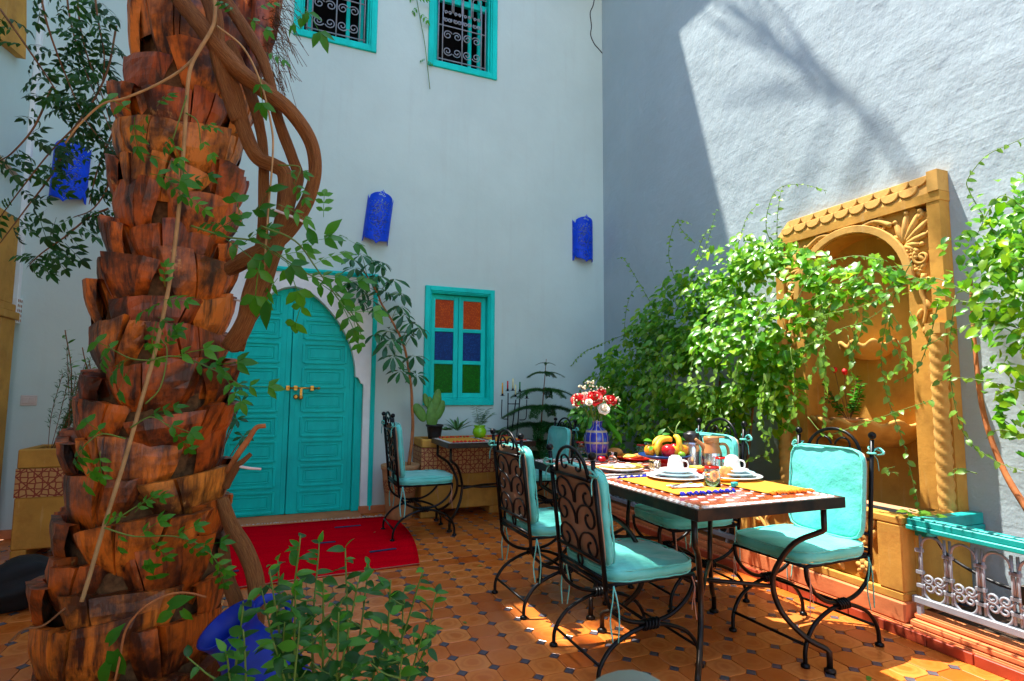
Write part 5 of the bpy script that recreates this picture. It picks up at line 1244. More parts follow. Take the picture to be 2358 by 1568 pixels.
# crown of fronds above the frame; it throws the streaked shade on the rough wall
def frond(az, el, L, seed, bare=.12):
    r_ = random.Random(seed); c = Vector((tcx(8.8), TY, 8.75)); d = Vector((math.cos(az), math.sin(az), 0)); b = MB(); pts = []
    for i in range(21):
        t_ = i/20; pts.append(c+d*(L*t_*math.cos(el)*(1-.12*t_))+Vector((0, 0, L*(math.sin(el)*t_-.55*t_*t_))))
    b.tube(pts, [.022, .005], 5)
    s = Vector((-d.y, d.x, 0))
    for i in range(1, 21):
        if i/20 < bare: continue
        for q_ in range(2):
            for sg in (-1, 1):
                p = pts[i] if q_ == 0 else pts[i].lerp(pts[i-1], .5); ll = .55*(1-abs(i/20-.5)*1.1)*r_.uniform(.8, 1.15)+.08
                dd = (s*sg*.55+(pts[i]-pts[i-1]).normalized()*.9+Vector((0, 0, -.25))).normalized(); w_ = Vector((0, 0, 1)).cross(dd).normalized()*.013
                b.add([p-w_, p+w_, p+dd*ll*.6+w_*.8+Vector((0, 0, -.03)), p+dd*ll*.6-w_*.8+Vector((0, 0, -.03)), p+dd*ll+Vector((0, 0, -.09*ll/.5))], [(0, 1, 2, 3), (3, 2, 4)])
    b.build('frond', 'leaf_dark', palm)
for i, (az, el, L, ba) in enumerate(((99, .55, 2.6, .3), (103, .7, 2.7, .2), (110, .42, 2.8, .15), (118, .8, 2.7, .15), (127, .4, 2.6, .15), (150, .7, 2.4, .12), (175, .6, 2.2, .12), (205, .7, 2.2, .12), (235, .5, 2.2, .12), (270, .7, 2.0, .12), (300, .9, 1.8, .12), (91, .42, 3.3, .72))):
    frond(math.radians(az), el, L, i, ba)
def long_frond(path, seed, t0, wid):
    r_ = random.Random(seed); pts = catmull(path, 8); b = MB(); b.tube(pts, [.024, .007], 5); n_ = len(pts)
    for i in range(int(n_*t0), n_, 3):
        d = (pts[i]-pts[i-1]).normalized(); s_ = d.cross(Vector((0, 0, 1))).normalized()
        for sg in (-1, 1):
            ll = r_.uniform(.7, 1.1); dd = (d*1.0+s_*sg*r_.uniform(.08, .30)+Vector((0, 0, -.18))).normalized(); w_ = Vector((0, 0, 1)).cross(dd).normalized()*wid; p = pts[i]
            b.add([p-w_*.5, p+w_*.5, p+dd*ll*.55+w_, p+dd*ll*.55-w_, p+dd*ll], [(0, 1, 2, 3), (3, 2, 4)])
    b.build('frond', 'leaf_dark', palm)
c7 = Vector((tcx(8.8), TY, 8.75))
def caster(px, py, z): P = Px(px, py, XR); return P-SUN*((z-P.z)/-SUN.z)*1.0
A1, A2, A3 = caster(2130, 440, 9.3), caster(1990, 270, 9.5), caster(1850, 120, 9.5)
long_frond([c7, c7.lerp(A1, .5)+Vector((0, 0, .45)), A1, A2, A3], 1, .62, .009)
B1, B2, B3 = caster(2075, 400, 9.2), caster(1890, 215, 9.3), caster(1775, 80, 9.2)
long_frond([c7, c7.lerp(B1, .5)+Vector((0, 0, .35)), B1, B2, B3], 2, .66, .010)

# ================================================================== woody lianas on the palm
li = thing('woody_liana', 'twisted brown woody liana stems bowing out beside the palm trunk', 'vine', Py(570, 1400, 2.75))
def lia(px, r_, nm='stem', m_='bark_liana', Y=None):
    pts = [Py(x, y, yy) for (x, y, yy) in px]; b = MB(); q_ = catmull(pts, 8); n_ = len(q_); R = [.84*float(np.interp(i/(n_-1), np.linspace(0, 1, len(r_)), r_)) for i in range(n_)]; b.tube(q_, R, 12, jitter=.30); return b.build(nm, m_, li)
Y0 = 2.44
lia([(385, -40, 2.5), (430, 20, Y0), (490, 95, Y0), (535, 200, Y0), (560, 290, Y0), (590, 360, Y0), (632, 382, Y0), (655, 400, Y0), (658, 450, Y0), (650, 510, Y0), (622, 590, Y0), (590, 660, Y0), (565, 740, Y0), (530, 800, 2.5)], (.034, .036, .034, .036, .038, .042, .048, .040))
lia([(395, -30, 2.46), (470, 70, Y0-.03), (545, 160, Y0-.04), (610, 210, Y0-.04), (668, 255, Y0-.04), (712, 320, Y0-.03), (727, 390, Y0-.02), (710, 460, Y0), (672, 520, Y0), (625, 565, Y0), (570, 595, Y0), (530, 620, 2.52)], (.036, .040, .036, .034, .036, .038, .034))
lia([(500, -30, 2.55), (560, 60, 2.5), (600, 130, 2.47), (622, 190, 2.46), (640, 270, 2.46), (672, 360, 2.46), (688, 410, 2.46), (670, 460, 2.46), (655, 520, 2.46), (628, 600, 2.46), (600, 690, 2.48), (560, 760, 2.5), (545, 800, 2.55)], (.028, .026, .024, .026, .028, .026, .030, .034))
lia([(530, 100, 2.52), (565, 180, 2.5), (590, 260, 2.5), (606, 350, 2.5), (608, 450, 2.49), (605, 540, 2.49), (590, 620, 2.5)], (.026, .024, .024, .026))
lia([(470, -30, 2.48), (492, 30, 2.42), (500, 120, 2.41), (515, 190, 2.42), (548, 280, 2.43)], (.036, .034, .03))
lia([(512, 1150, 2.6), (535, 1215, 2.55), (565, 1270, 2.5), (586, 1330, 2.46), (590, 1395, 2.44), (588, 1440, 2.43)], (.03, .036, .036, .034))
lia([(515, 1260, 2.6), (525, 1330, 2.55), (545, 1390, 2.5), (555, 1440, 2.48)], (.026, .03, .028))
lia([(525, 1085, 2.5), (548, 1045, 2.44), (572, 1012, 2.42), (590, 985, 2.41), (612, 980, 2.41)], (.014, .015, .012, .010), 'broken_branch', 'stem_orange')
lia([(520, 1120, 2.5), (545, 1075, 2.44), (562, 1060, 2.43), (578, 1045, 2.43)], (.018, .014, .010), 'broken_branch', 'bark_liana')
lia([(552, 1074, 2.43), (575, 1078, 2.42), (601, 1080, 2.41)], (.006, .006, .005), 'broken_branch', 'tie_white')
b = MB(); q_ = [Py(x, y, yy) for x, y, yy in ((598, 484, 2.44), (625, 482, 2.37), (660, 494, 2.36), (697, 510, 2.40), (690, 512, 2.50), (640, 500, 2.52), (605, 488, 2.50))]; b.tube(catmull(q_, 4), .007, 6, squash=.4); b.build('tie_band', 'tie_white', li)
b = MB(); q_ = [Py(x, y, yy) for x, y, yy in ((540, 690, 2.46), (568, 694, 2.40), (600, 688, 2.41), (606, 680, 2.5))]; b.tube(catmull(q_, 4), .004, 6); b.build('tie_band', 'tie_white', li)

# ================================================================== thin vine climbing the palm
PIN3, PIN2 = pinnate_t(3, .40, .46), pinnate_t(2, .48, .5)
def ipl(x, y, Y, ang, Lpx, face=.8, jit=.3):
    """leaf matrix: growing at angle ang in the picture, length Lpx (2358 px frame)"""
    p = Py(x, y, Y); k_ = (p-CAM).dot(_f)/FPX; a = math.radians(ang)
    d = _r*math.cos(a)+_u*math.sin(a)+rv(jit); n_ = -_f*face+Vector((0, 0, .5))+rv(jit); return orient(p, d, n_, Lpx*k_)
tv = thing('trumpet_vine', 'slender green vine with pinnate leaves climbing over the palm trunk', 'vine', Py(190, 1380, 2.35))
def vstem(px, Y, r_, m_, par, nm='stem'):
    b = MB(); q_ = catmull([Py(p[0], p[1], p[2] if len(p) > 2 else Y) for p in px], 6); b.tube(q_, r_, 6); b.build(nm, m_, par); return q_
YV = 2.36
vstem([(492, -30), (495, 30), (486, 70), (445, 140), (432, 200), (424, 330), (410, 500), (392, 640), (362, 790), (332, 900), (290, 1050), (240, 1210), (205, 1330), (188, 1385)], YV, .0075, 'dry_stem', tv)
vstem([(490, 60), (470, 100), (430, 150), (370, 190), (290, 225), (235, 240), (180, 290), (150, 330)], YV+.02, [.006, .003], 'dry_stem', tv)
vstem([(500, 60), (560, 110), (600, 190), (625, 290), (628, 360), (618, 480), (608, 620)], 2.34, .004, 'dry_stem', tv)
vstem([(440, 520), (520, 545), (600, 560), (690, 620), (760, 660), (810, 720), (835, 780)], 2.33, [.004, .002], 'stem_green', tv)
vstem([(600, 520), (680, 555), (730, 620), (780, 690), (835, 760)], 2.30, [.004, .002], 'stem_green', tv)
for px in ([(345, 830), (300, 825), (250, 800)], [(345, 830), (400, 820), (470, 840), (560, 890)], [(335, 930), (370, 890), (385, 810), (370, 780)], [(300, 985), (350, 960), (400, 990)], [(290, 1010), (230, 1000), (180, 1040)], [(240, 1215), (310, 1235), (400, 1235), (470, 1260), (510, 1310)], [(245, 1210), (300, 1175), (340, 1150)], [(430, 220), (405, 300), (395, 330)], [(428, 260), (455, 280), (462, 330)], [(420, 380), (430, 440), (445, 470)], [(640, 380), (690, 385), (680, 420)]): vstem(px, YV-.02, [.0032, .0018], 'stem_green', tv)
SP = [(360, 245, 60, 45), (345, 260, 200, 40), (400, 310, 250, 40), (398, 330, 300, 40), (455, 290, 20, 40), (460, 320, -40, 40), (465, 300, 60, 30), (300, 255, 150, 70), (310, 270, 250, 70), (345, 400, -20, 70), (380, 405, -60, 55), (330, 360, 20, 60), (430, 450, -40, 50), (440, 420, 30, 45),
      (480, 545, 20, 70), (520, 550, -50, 75), (560, 560, 60, 70), (600, 565, -30, 85), (640, 590, 40, 70), (660, 600, -70, 80), (700, 640, 10, 75), (620, 560, 80, 70), (720, 640, -60, 85), (680, 570, 30, 75), (720, 610, 60, 80), (760, 665, 20, 70), (780, 690, -50, 80), (800, 720, 10, 65), (815, 740, -70, 60), (560, 520, 110, 70), (520, 520, 150, 60), (590, 500, 60, 80), (640, 470, 20, 70), (600, 600, -100, 90), (640, 640, -110, 70), (700, 690, -90, 70), (745, 500, 80, 60), (765, 540, 0, 60),
      (375, 690, 30, 60), (370, 700, 200, 60), (360, 740, 250, 60), (365, 730, -30, 50), (380, 660, 90, 50), (350, 780, 280, 50), (300, 825, 190, 90), (270, 810, 160, 70), (250, 800, 230, 60), (400, 822, 40, 70), (440, 830, -40, 70), (480, 845, 20, 70), (520, 870, -50, 70), (560, 890, -10, 60), (380, 800, 70, 50), (300, 850, 250, 60), (340, 960, 40, 60), (380, 975, -20, 60), (400, 990, -60, 60), (240, 1000, 160, 60), (200, 1020, 220, 70), (185, 1040, 260, 60), (230, 1040, 280, 60), (215, 1075, 250, 60),
      (310, 1180, 60, 50), (330, 1160, 20, 45), (290, 1190, 190, 45), (320, 1235, 60, 55), (350, 1240, -60, 60), (400, 1236, 40, 50), (420, 1240, -50, 55), (460, 1258, 20, 50), (480, 1270, -60, 60), (340, 1290, -80, 60), (500, 1300, -40, 55), (280, 1225, -100, 40), (675, 420, -60, 50), (660, 400, 10, 40), (590, 20, 40, 45), (570, 40, -10, 45), (610, 120, -40, 45), (600, 180, 250, 60), (540, 30, 130, 40), (700, 15, -30, 70), (720, 20, 200, 60)]
Ms = [ipl(x, y, YV-.05+rnd.uniform(-.04, .05), a+rnd.uniform(-15, 15), L*1.15) for (x, y, a, L) in SP]
scatter(PIN3, Ms[::2], 'compound_leaf', 'x', 'leaf_vine', tv, 300); scatter(PIN2, Ms[1::2], 'compound_leaf', 'x', 'leaf_vine', tv, 300)
LV = leaf_t(.55, 'heart', 5, .3, .3); Ms = [ipl(x, y, 2.30, a, L, 1., .2) for (x, y, a, L) in ((620, 700, -120, 62), (725, 560, 110, 45), (755, 540, 60, 48), (340, 1290, -70, 40), (262, 1500, -80, 75), (250, 1530, -110, 60), (390, 1395, 30, 55), (395, 1410, 200, 45), (420, 1405, -60, 35), (250, 1480, 60, 50))]
scatter(LV, Ms, 'leaf', 'x', 'leaf_vine', tv, 30)
vstem([(475, 1375), (430, 1365), (385, 1370), (330, 1400), (290, 1450), (275, 1520), (262, 1580)], 2.30, .004, 'stem_orange', tv)
vstem([(150, 1400), (100, 1440), (55, 1450), (20, 1480)], 2.35, .0035, 'stem_brown', tv)

# ================================================================== dark vine hanging at the left
dv = thing('hanging_vine', 'dark green pinnate vine hanging before the corner, over the blue lamp', 'vine', Py(160, 0, 3.6)); YD_ = 3.5; Ms = []; r4 = random.Random(4)
ST = [[(88, -40), (110, 60), (150, 170), (200, 280), (262, 350)], [(150, -40), (165, 60), (200, 170), (255, 300)], [(175, -40), (190, 90), (235, 220), (270, 330)], [(0, 20), (70, 120), (130, 210), (205, 330)], [(268, 60), (245, 170), (190, 270), (120, 345), (60, 420), (0, 500)], [(180, 290), (120, 400), (60, 480), (0, 560)], [(250, 480), (205, 500), (150, 545), (100, 580), (68, 608)], [(240, 330), (250, 420), (215, 480), (170, 500)], [(215, -40), (225, 40), (240, 130), (235, 200)], [(120, 200), (80, 290), (30, 350), (0, 370)], [(262, 300), (225, 390), (205, 470)]]
for px in ST:
    q_ = vstem([(x, y, YD_+r4.uniform(-.12, .12)) for x, y in px], YD_, [.006, .0025], 'stem_brown', dv)
    for i in range(1, len(q_), 2):
        for sg in (-1, 1):
            if r4.random() < .75:
                u_, v_, _ = proj(q_[i]); Ms.append(ipl(u_, v_, q_[i].y+r4.uniform(-.06, .06), r4.uniform(-60, 20) if sg > 0 else r4.uniform(160, 260), r4.uniform(35, 60), .5, .5))
for i in range(70):
    x, y = r4.gauss(175, 55), r4.gauss(190, 95)
    if x < 262 and y < 420: Ms.append(ipl(x, y, YD_+r4.uniform(-.25, .25), r4.uniform(0, 360), r4.uniform(35, 62), .4, .6))
for (x, y, a, L) in ((110, 480, 200, 60), (130, 500, 250, 75), (150, 520, -60, 60), (100, 580, -30, 55), (80, 600, 160, 55), (120, 585, -60, 50), (150, 560, -40, 60), (90, 490, -60, 70)): Ms.append(ipl(x, y, YD_, a, L))
scatter(PIN3, Ms, 'compound_leaf', 'far_leaves', 'leaf_dark', dv, 290)
# ================================================================== shrub in front
sh = thing('leafy_shrub', 'bushy green leafed shrub growing before the red rug', 'shrub', (.12, 1.55, 0)); b = MB(); Ms = []; Tp = []; r5 = random.Random(8)
tips = [(692, 1232, 1.5), (795, 1262, 1.5), (620, 1310, 1.45), (735, 1250, 1.6), (850, 1300, 1.55), (975, 1312, 1.5), (1005, 1365, 1.5), (560, 1385, 1.4), (600, 1350, 1.5), (640, 1290, 1.6), (745, 1330, 1.4), (900, 1335, 1.45), (930, 1360, 1.6), (825, 1340, 1.4), (680, 1350, 1.4), (560, 1450, 1.35), (520, 1500, 1.35), (980, 1440, 1.4), (780, 1410, 1.35), (690, 1430, 1.35), (880, 1430, 1.35), (930, 1490, 1.35), (630, 1480, 1.3)]
for (x, y, Y) in tips:
    T = Py(x, y, Y); B0 = Vector((.14+r5.uniform(-.06, .06), 1.52+r5.uniform(-.08, .08), .26)); m_ = B0.lerp(T, .55); m_.x += (T.x-B0.x)*.25+r5.uniform(-.03, .03); m_.z -= .03; m_.y += r5.uniform(-.04, .04); q_ = catmull([B0, m_, T], 10); b.tube(q_, [.0048, .0018], 5)
    for sg in r5.sample((-1, -.3, .5, 1), r5.choice((2, 2, 3))): Tp.append(orient(q_[-r5.randint(1, 3)], (q_[-1]-q_[-4]).normalized()*r5.uniform(.2, .8)+_r*sg*.9+rv(.5), Vector((0, -.5, .8))+rv(.6), r5.uniform(.022, .046)))
    along(q_, .026, .062, Ms, .15, .28, .4, (0, -.5, .9))
    for sgn in range(2):
        i = r5.randrange(9, 17); e = q_[i]+Vector((r5.uniform(-.10, .10), r5.uniform(-.08, .05), r5.uniform(.02, .09))); s_ = catmull([q_[i], q_[i].lerp(e, .5)+Vector((0, 0, -.008)), e], 4); b.tube(s_, [.003, .0015], 4); along(s_, .026, .050, Ms, .05, .25, .4, (0, -.5, .9))
b.build('stems', 'stem_green', sh); scatter(leaf_t(.50, 'ovate', 5, .3, .30), Ms, 'leaf', 'small_leaves', 'leaf_shrub', sh, 298); scatter(leaf_t(.45, 'ovate', 4, .3, .3), Tp, 'tip_leaf', 'x', 'leaf_vine', sh, 99)
pot('plant_pot', 'clay pot under the leafy shrub before the red rug', Vector((.14, 1.52, 0)), .17, .28, 'clay_pot')
# a leaf close to the lens, on its own stalk
nl = thing('grey_leafed_plant', 'pale grey green leaf on a stalk, blurred close to the lens', 'plant', (0, 0, 0)); d = ray(1440, 1560); P = CAM+d*(.42/FPX); nl.location = (P.x, P.y, 0); ORG[nl] = Vector((P.x, P.y, 0))
b = MB(); b.tube(catmull([(P.x+.05, P.y+.02, 0), (P.x+.05, P.y+.01, .4), P+_r*.03-_u*.09, P+_r*.035-_u*.012], 5), .003, 6); b.build('stalk', 'stem_green', nl)
scatter(leaf_t(.36, 'lance', 6, .3, .35), [orient(P+_r*.035-_u*.012, -_r*.95+_u*.32-_f*.1, _u*.8-_f*.5, .060)], 'leaf', 'x', 'leaf_grey', nl, 1)
# ================================================================== umbrella tree by the door
ut = thing('umbrella_tree', 'slender umbrella tree with glossy whorled leaves beside the door', 'tree', (1.04, 5.42, .45))
def Z6(x, y): return ((800+x*.7018)/1.6285, (950+y*.7018)/1.6285)
tr_ = [(1045, 1130), (1065, 950), (1062, 820), (1055, 700), (1020, 500), (960, 370), (900, 270), (870, 200), (790, 70)]
q_ = catmull([Py(*Z6(*p), 5.40) for p in tr_], 8); b = MB(); b.tube(q_, [.017, .006], 8, jitter=.15); b.build('trunk', 'stem_orange', ut)
WH = [(790, 20), (760, 90), (725, 160), (790, 200), (880, 130), (960, 150), (1000, 225), (890, 300), (940, 420), (870, 440), (1060, 380), (1100, 410), (960, 560), (925, 500), (1075, 560), (1000, 640), (1085, 660), (990, 290), (850, 60), (950, 470), (830, 150), (920, 210), (770, 250), (1040, 440), (840, 260), (900, 60), (1020, 340), (740, 40)]
Ms = []; b = MB(); r6 = random.Random(9)
for (x, y) in WH:
    c = Py(*Z6(x, y-12), 5.38+r6.uniform(-.16, .16)); j = min(range(len(q_)), key=lambda i: (q_[i]-c).length); j = max(0, j-3); b.tube(catmull([q_[j], q_[j].lerp(c, .6)+Vector((0, 0, .02)), c], 4), .003, 5)
    n_ = r6.choice((6, 7, 8)); ax = Vector((r6.uniform(-.3, .3), -.5+r6.uniform(-.3, .3), .9)).normalized(); Fm = frame_of(ax)
    for i in range(n_):
        a = 2*PI*i/n_+r6.uniform(-.2, .2); dd = Fm@Vector((math.cos(a), math.sin(a), r6.uniform(-.5, -.05))); Ms.append(orient(c+dd*.018, dd, ax, .138*r6.uniform(.75, 1.15)))
b.build('leaf_stalks', 'stem_green', ut); scatter(leaf_t(.36, 'obovate', 5, .25, .35), Ms, 'leaf', 'x', 'leaf_umbrella', ut, 298)
ds = thing('door_shrub', 'small leafy shrub half hidden between palm trunk and teal door', 'shrub', Pz(500, 1225)); b = MB(); Ms = []; c0_ = Pz(500, 1225)
for (x, y) in ((548, 885), (556, 925), (545, 965), (560, 1005), (540, 850), (530, 920)):
    e = Py(x, y, c0_.y-.1); b.tube(catmull([c0_, c0_.lerp(e, .6)+Vector((-.06, 0, .05)), e], 6), .004, 5)
    for i in range(6): a = i*PI/3+rnd.uniform(-.3, .3); Ms.append(orient(e, Vector((math.cos(a), -.3+math.sin(a)*.4, math.sin(a)*.6-.2)), Vector((0, -.7, .7)), .10*rnd.uniform(.7, 1.1)))
b.build('stems', 'stem_brown', ds); scatter(leaf_t(.4, 'obovate', 4, .25, .3), Ms, 'leaf', 'x', 'leaf_umbrella', ds, 60)
hs_ = thing('vine_shoot', 'thin green vine shoot dangling beside the upper window', 'vine', Py(958, -30, YB-.03)); q_ = vstem([(950, -60), (960, 0), (968, 45), (978, 100), (984, 150), (990, 205)], YB-.04, .004, 'stem_green', hs_)
scatter(PIN3, [ipl(x, y, YB-.06, a, L) for x, y, a, L in ((962, 15, 220, 28), (966, 30, -40, 28), (980, 135, 200, 14), (984, 140, -20, 14), (958, -10, 200, 26), (960, -5, -20, 26))], 'compound_leaf', 'x', 'leaf_vine', hs_, 9)
# ================================================================== norfolk pine
npn = thing('norfolk_pine', 'young norfolk pine with drooping needle tiers behind the small table', 'tree', (2.44, 5.32, .42)); tx = Py(1258, 830, 5.32).x
b = MB(); b.tube(catmull([(2.44, 5.32, .40), (2.47, 5.32, .9), (tx, 5.32, 1.54)], 8), [.012, .003], 7); b.build('trunk', 'stem_brown', npn)
V = []; F = []
def strip(p, q2, w_):
    bb = len(V); s_ = (q2-p).cross(Vector((0, 0, 1))); s_ = s_.normalized()*w_ if s_.length > 1e-5 else Vector((w_, 0, 0)); V.extend([tuple(p-s_), tuple(p+s_), tuple(q2)]); F.append((bb, bb+1, bb+2))
rb = [Vector((0, t_, .16*t_-.50*t_*t_)) for t_ in [i/24 for i in range(25)]]
for i in range(24): strip(rb[i], rb[i+1]+Vector((0, .02, 0)), .012)
rn = random.Random(2)
for i in range(3, 25):
    L_ = .26*(1-.55*i/25)
    for sg in (-1, 1):
        e = rb[i]+Vector((sg*L_*.85, L_*.5, -L_*.42)); strip(rb[i], e, .016)
        for k2 in range(11):
            p_ = rb[i].lerp(e, k2/11); 
            for s2 in (-1, 1): strip(p_, p_+Vector((sg*.02+rn.uniform(-.02, .02), s2*.075, rn.uniform(-.05, .05))), .012)
Ms = []
for (z, n_, L_) in ((1.50, 4, .09), (1.40, 5, .20), (1.22, 5, .33), (1.04, 6, .40), (.86, 6, .46), (.68, 6, .44), (.56, 5, .34)):
    for i in range(n_): a = 2*PI*i/n_+z*5; c = Vector((2.44+(z-.4)*.07, 5.32, z)); dd = Vector((math.cos(a), math.sin(a)*.8, .1)); Ms.append(orient(c, dd, (0, 0, 1), L_*rn.uniform(.9, 1.1)))
scatter((V, F), Ms, 'branch', 'x', 'leaf_pine', npn, 99)
# ================================================================== rosemary in the left planter
rm = thing('rosemary', 'upright rosemary in the lattice planter beside the palm', 'plant', (-1.5, 5.2, .73)); b = MB(); Ms = []
for i in range(26):
    T = Py(rnd.uniform(140, 235), rnd.uniform(790, 960), 5.2+rnd.uniform(-.15, .15)); B0 = Vector((-1.52+rnd.uniform(-.12, .14), 5.2, .72)); q_ = catmull([B0, B0.lerp(T, .5)+rv(.03), T], 8); b.tube(q_, .0025, 4)
    for p_ in q_[5:]:
        for s_ in range(5): Ms.append(orient(p_, rv(1)+Vector((0, 0, .7)), rv(1), .045))
b.build('stems', 'stem_brown', rm); scatter(leaf_t(.12, 'lance', 2, .1, .1), Ms, 'leaf', 'needles', 'leaf_umbrella', rm, 0)
wp = thing('leafy_sprig', 'tall leafy sprig standing above the rosemary', 'plant', (-1.5, 5.15, .73)); b = MB(); Ms = []
for T in ((150, 760), (205, 830), (225, 860), (190, 800)):
    q_ = catmull([Vector((-1.5, 5.15, .72)), Py(T[0]+15, T[1]+110, 5.15), Py(*T, 5.15)], 8); b.tube(q_, .004, 5); along(q_, .03, .09, Ms, .0, .45)
b.build('stems', 'stem_brown', wp); scatter(leaf_t(.3, 'lance'), Ms, 'leaf', 'leaves', 'leaf_vine', wp, 80)

# ================================================================== the big climbing plant
cl = thing('climbing_plant', 'big bright green climbing plant mounding over the railing beside the fountain', 'climber', (3.2, 3.9, .1)); r8 = random.Random(12); Ms = []
HEART = leaf_t(.72, 'heart', 3, .22, .25)
BL = [(1300, 1000, 3.1, .2), (1360, 1010, 3.05, .24), (1400, 850, 3.2, .22), (1480, 780, 3.22, .24), (1335, 985, 3.12, .26), (1390, 930, 3.10, .32), (1450, 860, 3.12, .36), (1520, 790, 3.12, .42), (1590, 720, 3.12, .42), (1655, 660, 3.12, .40), (1720, 630, 3.10, .33), (1790, 640, 3.05, .27), (1450, 990, 3.10, .30), (1540, 930, 3.05, .42), (1620, 860, 3.02, .44), (1700, 800, 3.0, .42), (1770, 760, 3.0, .34), (1640, 970, 3.08, .30), (1740, 930, 3.02, .28), (1790, 900, 3.0, .20), (1860, 690, 2.95, .20), (1930, 665, 2.92, .15), (2010, 640, 2.92, .15), (1860, 640, 3.0, .2), (1700, 1010, 3.05, .16), (1560, 1020, 3.1, .25)]
for (x, y, X, R) in BL:
    c = Px(x, y, X); n_ = int(2300*R*R*(2.1 if x < 1830 else 1.3))
    for i in range(n_):
        v = Vector((r8.gauss(0, 1), r8.gauss(0, 1), r8.gauss(0, 1))).normalized(); rr = R*(r8.random()**.30); p = c+Vector((v.x*rr*.62, v.y*rr, v.z*rr*.95))
        if p.x > 3.46 or p.z < .16: continue
        if noise.noise(p*3.4) < (-.10 if p.y < 3.6 else -.2): continue
        out_ = Vector((-.7+v.x*.5, -.35+v.y*.5, .75)); dd = Vector((-.35+v.x*.4+r8.uniform(-.6, .6), -.2+v.y*.5+r8.uniform(-.7, .7), -.35+r8.uniform(-.4, .3)))
        Ms.append(orient(p, dd, out_+Vector((r8.uniform(-.5, .5), r8.uniform(-.5, .5), r8.uniform(-.3, .3))), r8.uniform(.034, .080)))
scatter(HEART, Ms, 'leaf', 'foliage', 'leaf_climber', cl, 290)
nleaf = len(Ms); Sh = []
def shoot(px, X, step=.035, size=.045, r_=.003, m_='stem_green', par=cl, out=Sh, t0=.1):
    q_ = catmull([Px(p[0], p[1], p[2] if len(p) > 2 else X) for p in px], 7); b = MB(); b.tube(q_, [r_, r_*.5], 5); b.build('shoot', m_, par); along(q_, step, size, out, .5, t0, .4, (-.4, -.6, .6))
for px in ([(1480, 850), (1440, 780), (1445, 700), (1465, 660)], [(1560, 660), (1540, 590), (1548, 530), (1565, 508), (1590, 515)], [(1590, 640), (1625, 570), (1650, 482)], [(1600, 600), (1620, 545), (1640, 520)], [(1500, 700), (1440, 600), (1425, 600), (1500, 590)][:2]+[(1425, 595)], [(1440, 770), (1390, 790), (1340, 815), (1310, 850)], [(1380, 860), (1345, 880), (1330, 930), (1325, 960)], [(1800, 600, 3.0), (1765, 530, 3.0), (1775, 460, 3.0), (1800, 430, 3.05), (1850, 425, 3.1), (1905, 440, 3.15)], [(1790, 580, 3.), (1790, 500, 3.05), (1800, 430, 3.1)], [(1700, 830, 2.7), (1680, 930, 2.7), (1660, 1010, 2.68), (1640, 1040, 2.68)], [(1640, 890, 2.7), (1560, 880, 2.68), (1500, 870, 2.66)], [(1760, 860, 2.75), (1750, 960, 2.75), (1770, 1060, 2.78)], [(1820, 800, 2.8), (1830, 900, 2.8), (1810, 1000, 2.82)], [(1600, 800, 2.7), (1590, 870, 2.68), (1610, 930, 2.66)], [(1530, 820, 2.85), (1480, 800, 2.85), (1440, 810, 2.86)], [(1700, 560, 3.0), (1720, 500, 3.05), (1745, 470, 3.1)],
           [(1850, 700, 2.85), (1930, 660, 2.8), (2030, 620, 2.8), (2100, 610, 2.82)], [(1840, 740, 2.8), (1920, 720, 2.78), (2000, 700, 2.8), (2080, 660, 2.82)], [(1850, 800, 2.75), (1930, 760, 2.74), (1990, 740, 2.76), (2050, 700, 2.8)], [(1830, 700, 2.85), (1880, 620, 2.85), (1960, 590, 2.85), (2040, 600, 2.86)], [(1860, 960, 2.7), (1900, 1000, 2.7), (1960, 985, 2.7), (2060, 950, 2.72), (2150, 920, 2.75)], [(1780, 1040, 2.9), (1720, 1060, 2.9), (1690, 1070, 2.9)], [(1600, 560, 3.2), (1570, 530, 3.2), (1560, 505, 3.2)], [(1680, 700, 2.75), (1640, 740, 2.72), (1610, 760, 2.7)], [(1780, 700, 2.72), (1740, 760, 2.7), (1720, 850, 2.68)]): shoot(px, 3.05)
for i in range(15):
    x0, y0, X0 = r8.uniform(1480, 1850), r8.uniform(760, 960), r8.uniform(2.72, 2.98); L0 = r8.uniform(80, 190); shoot([(x0, y0), (x0+r8.uniform(-15, 15), y0+L0*.5), (x0+r8.uniform(-25, 25), min(1075, y0+L0))], X0, .03, .055, .002)
for i in range(13):
    x0, y0 = r8.uniform(1840, 2100), r8.uniform(640, 820); L0 = r8.uniform(60, 200); shoot([(x0, y0), (x0+r8.uniform(-20, 20), y0+L0*.5), (x0+r8.uniform(-40, 40), y0+L0)], r8.uniform(2.78, 2.95), .032, .055, .002)
scatter(HEART, Sh, 'shoot_leaf', 'shoot_leaves', 'leaf_shoot', cl, 290)
for (a, c_) in (((1600, 1080), (1560, 900)), ((1640, 1085), (1660, 860)), ((1500, 1060), (1480, 920)), ((1690, 1100), (1740, 860)), ((1720, 1100), (1650, 900))):
    p, e = Px(*a, 3.25), Px(*c_, 3.2); p.z = .1; b = MB(); b.tube(catmull([p, p.lerp(e, .5)+rv(.06), e], 8), [.014, .008], 7, jitter=.2); b.build('woody_stem', 'stem_brown', cl)
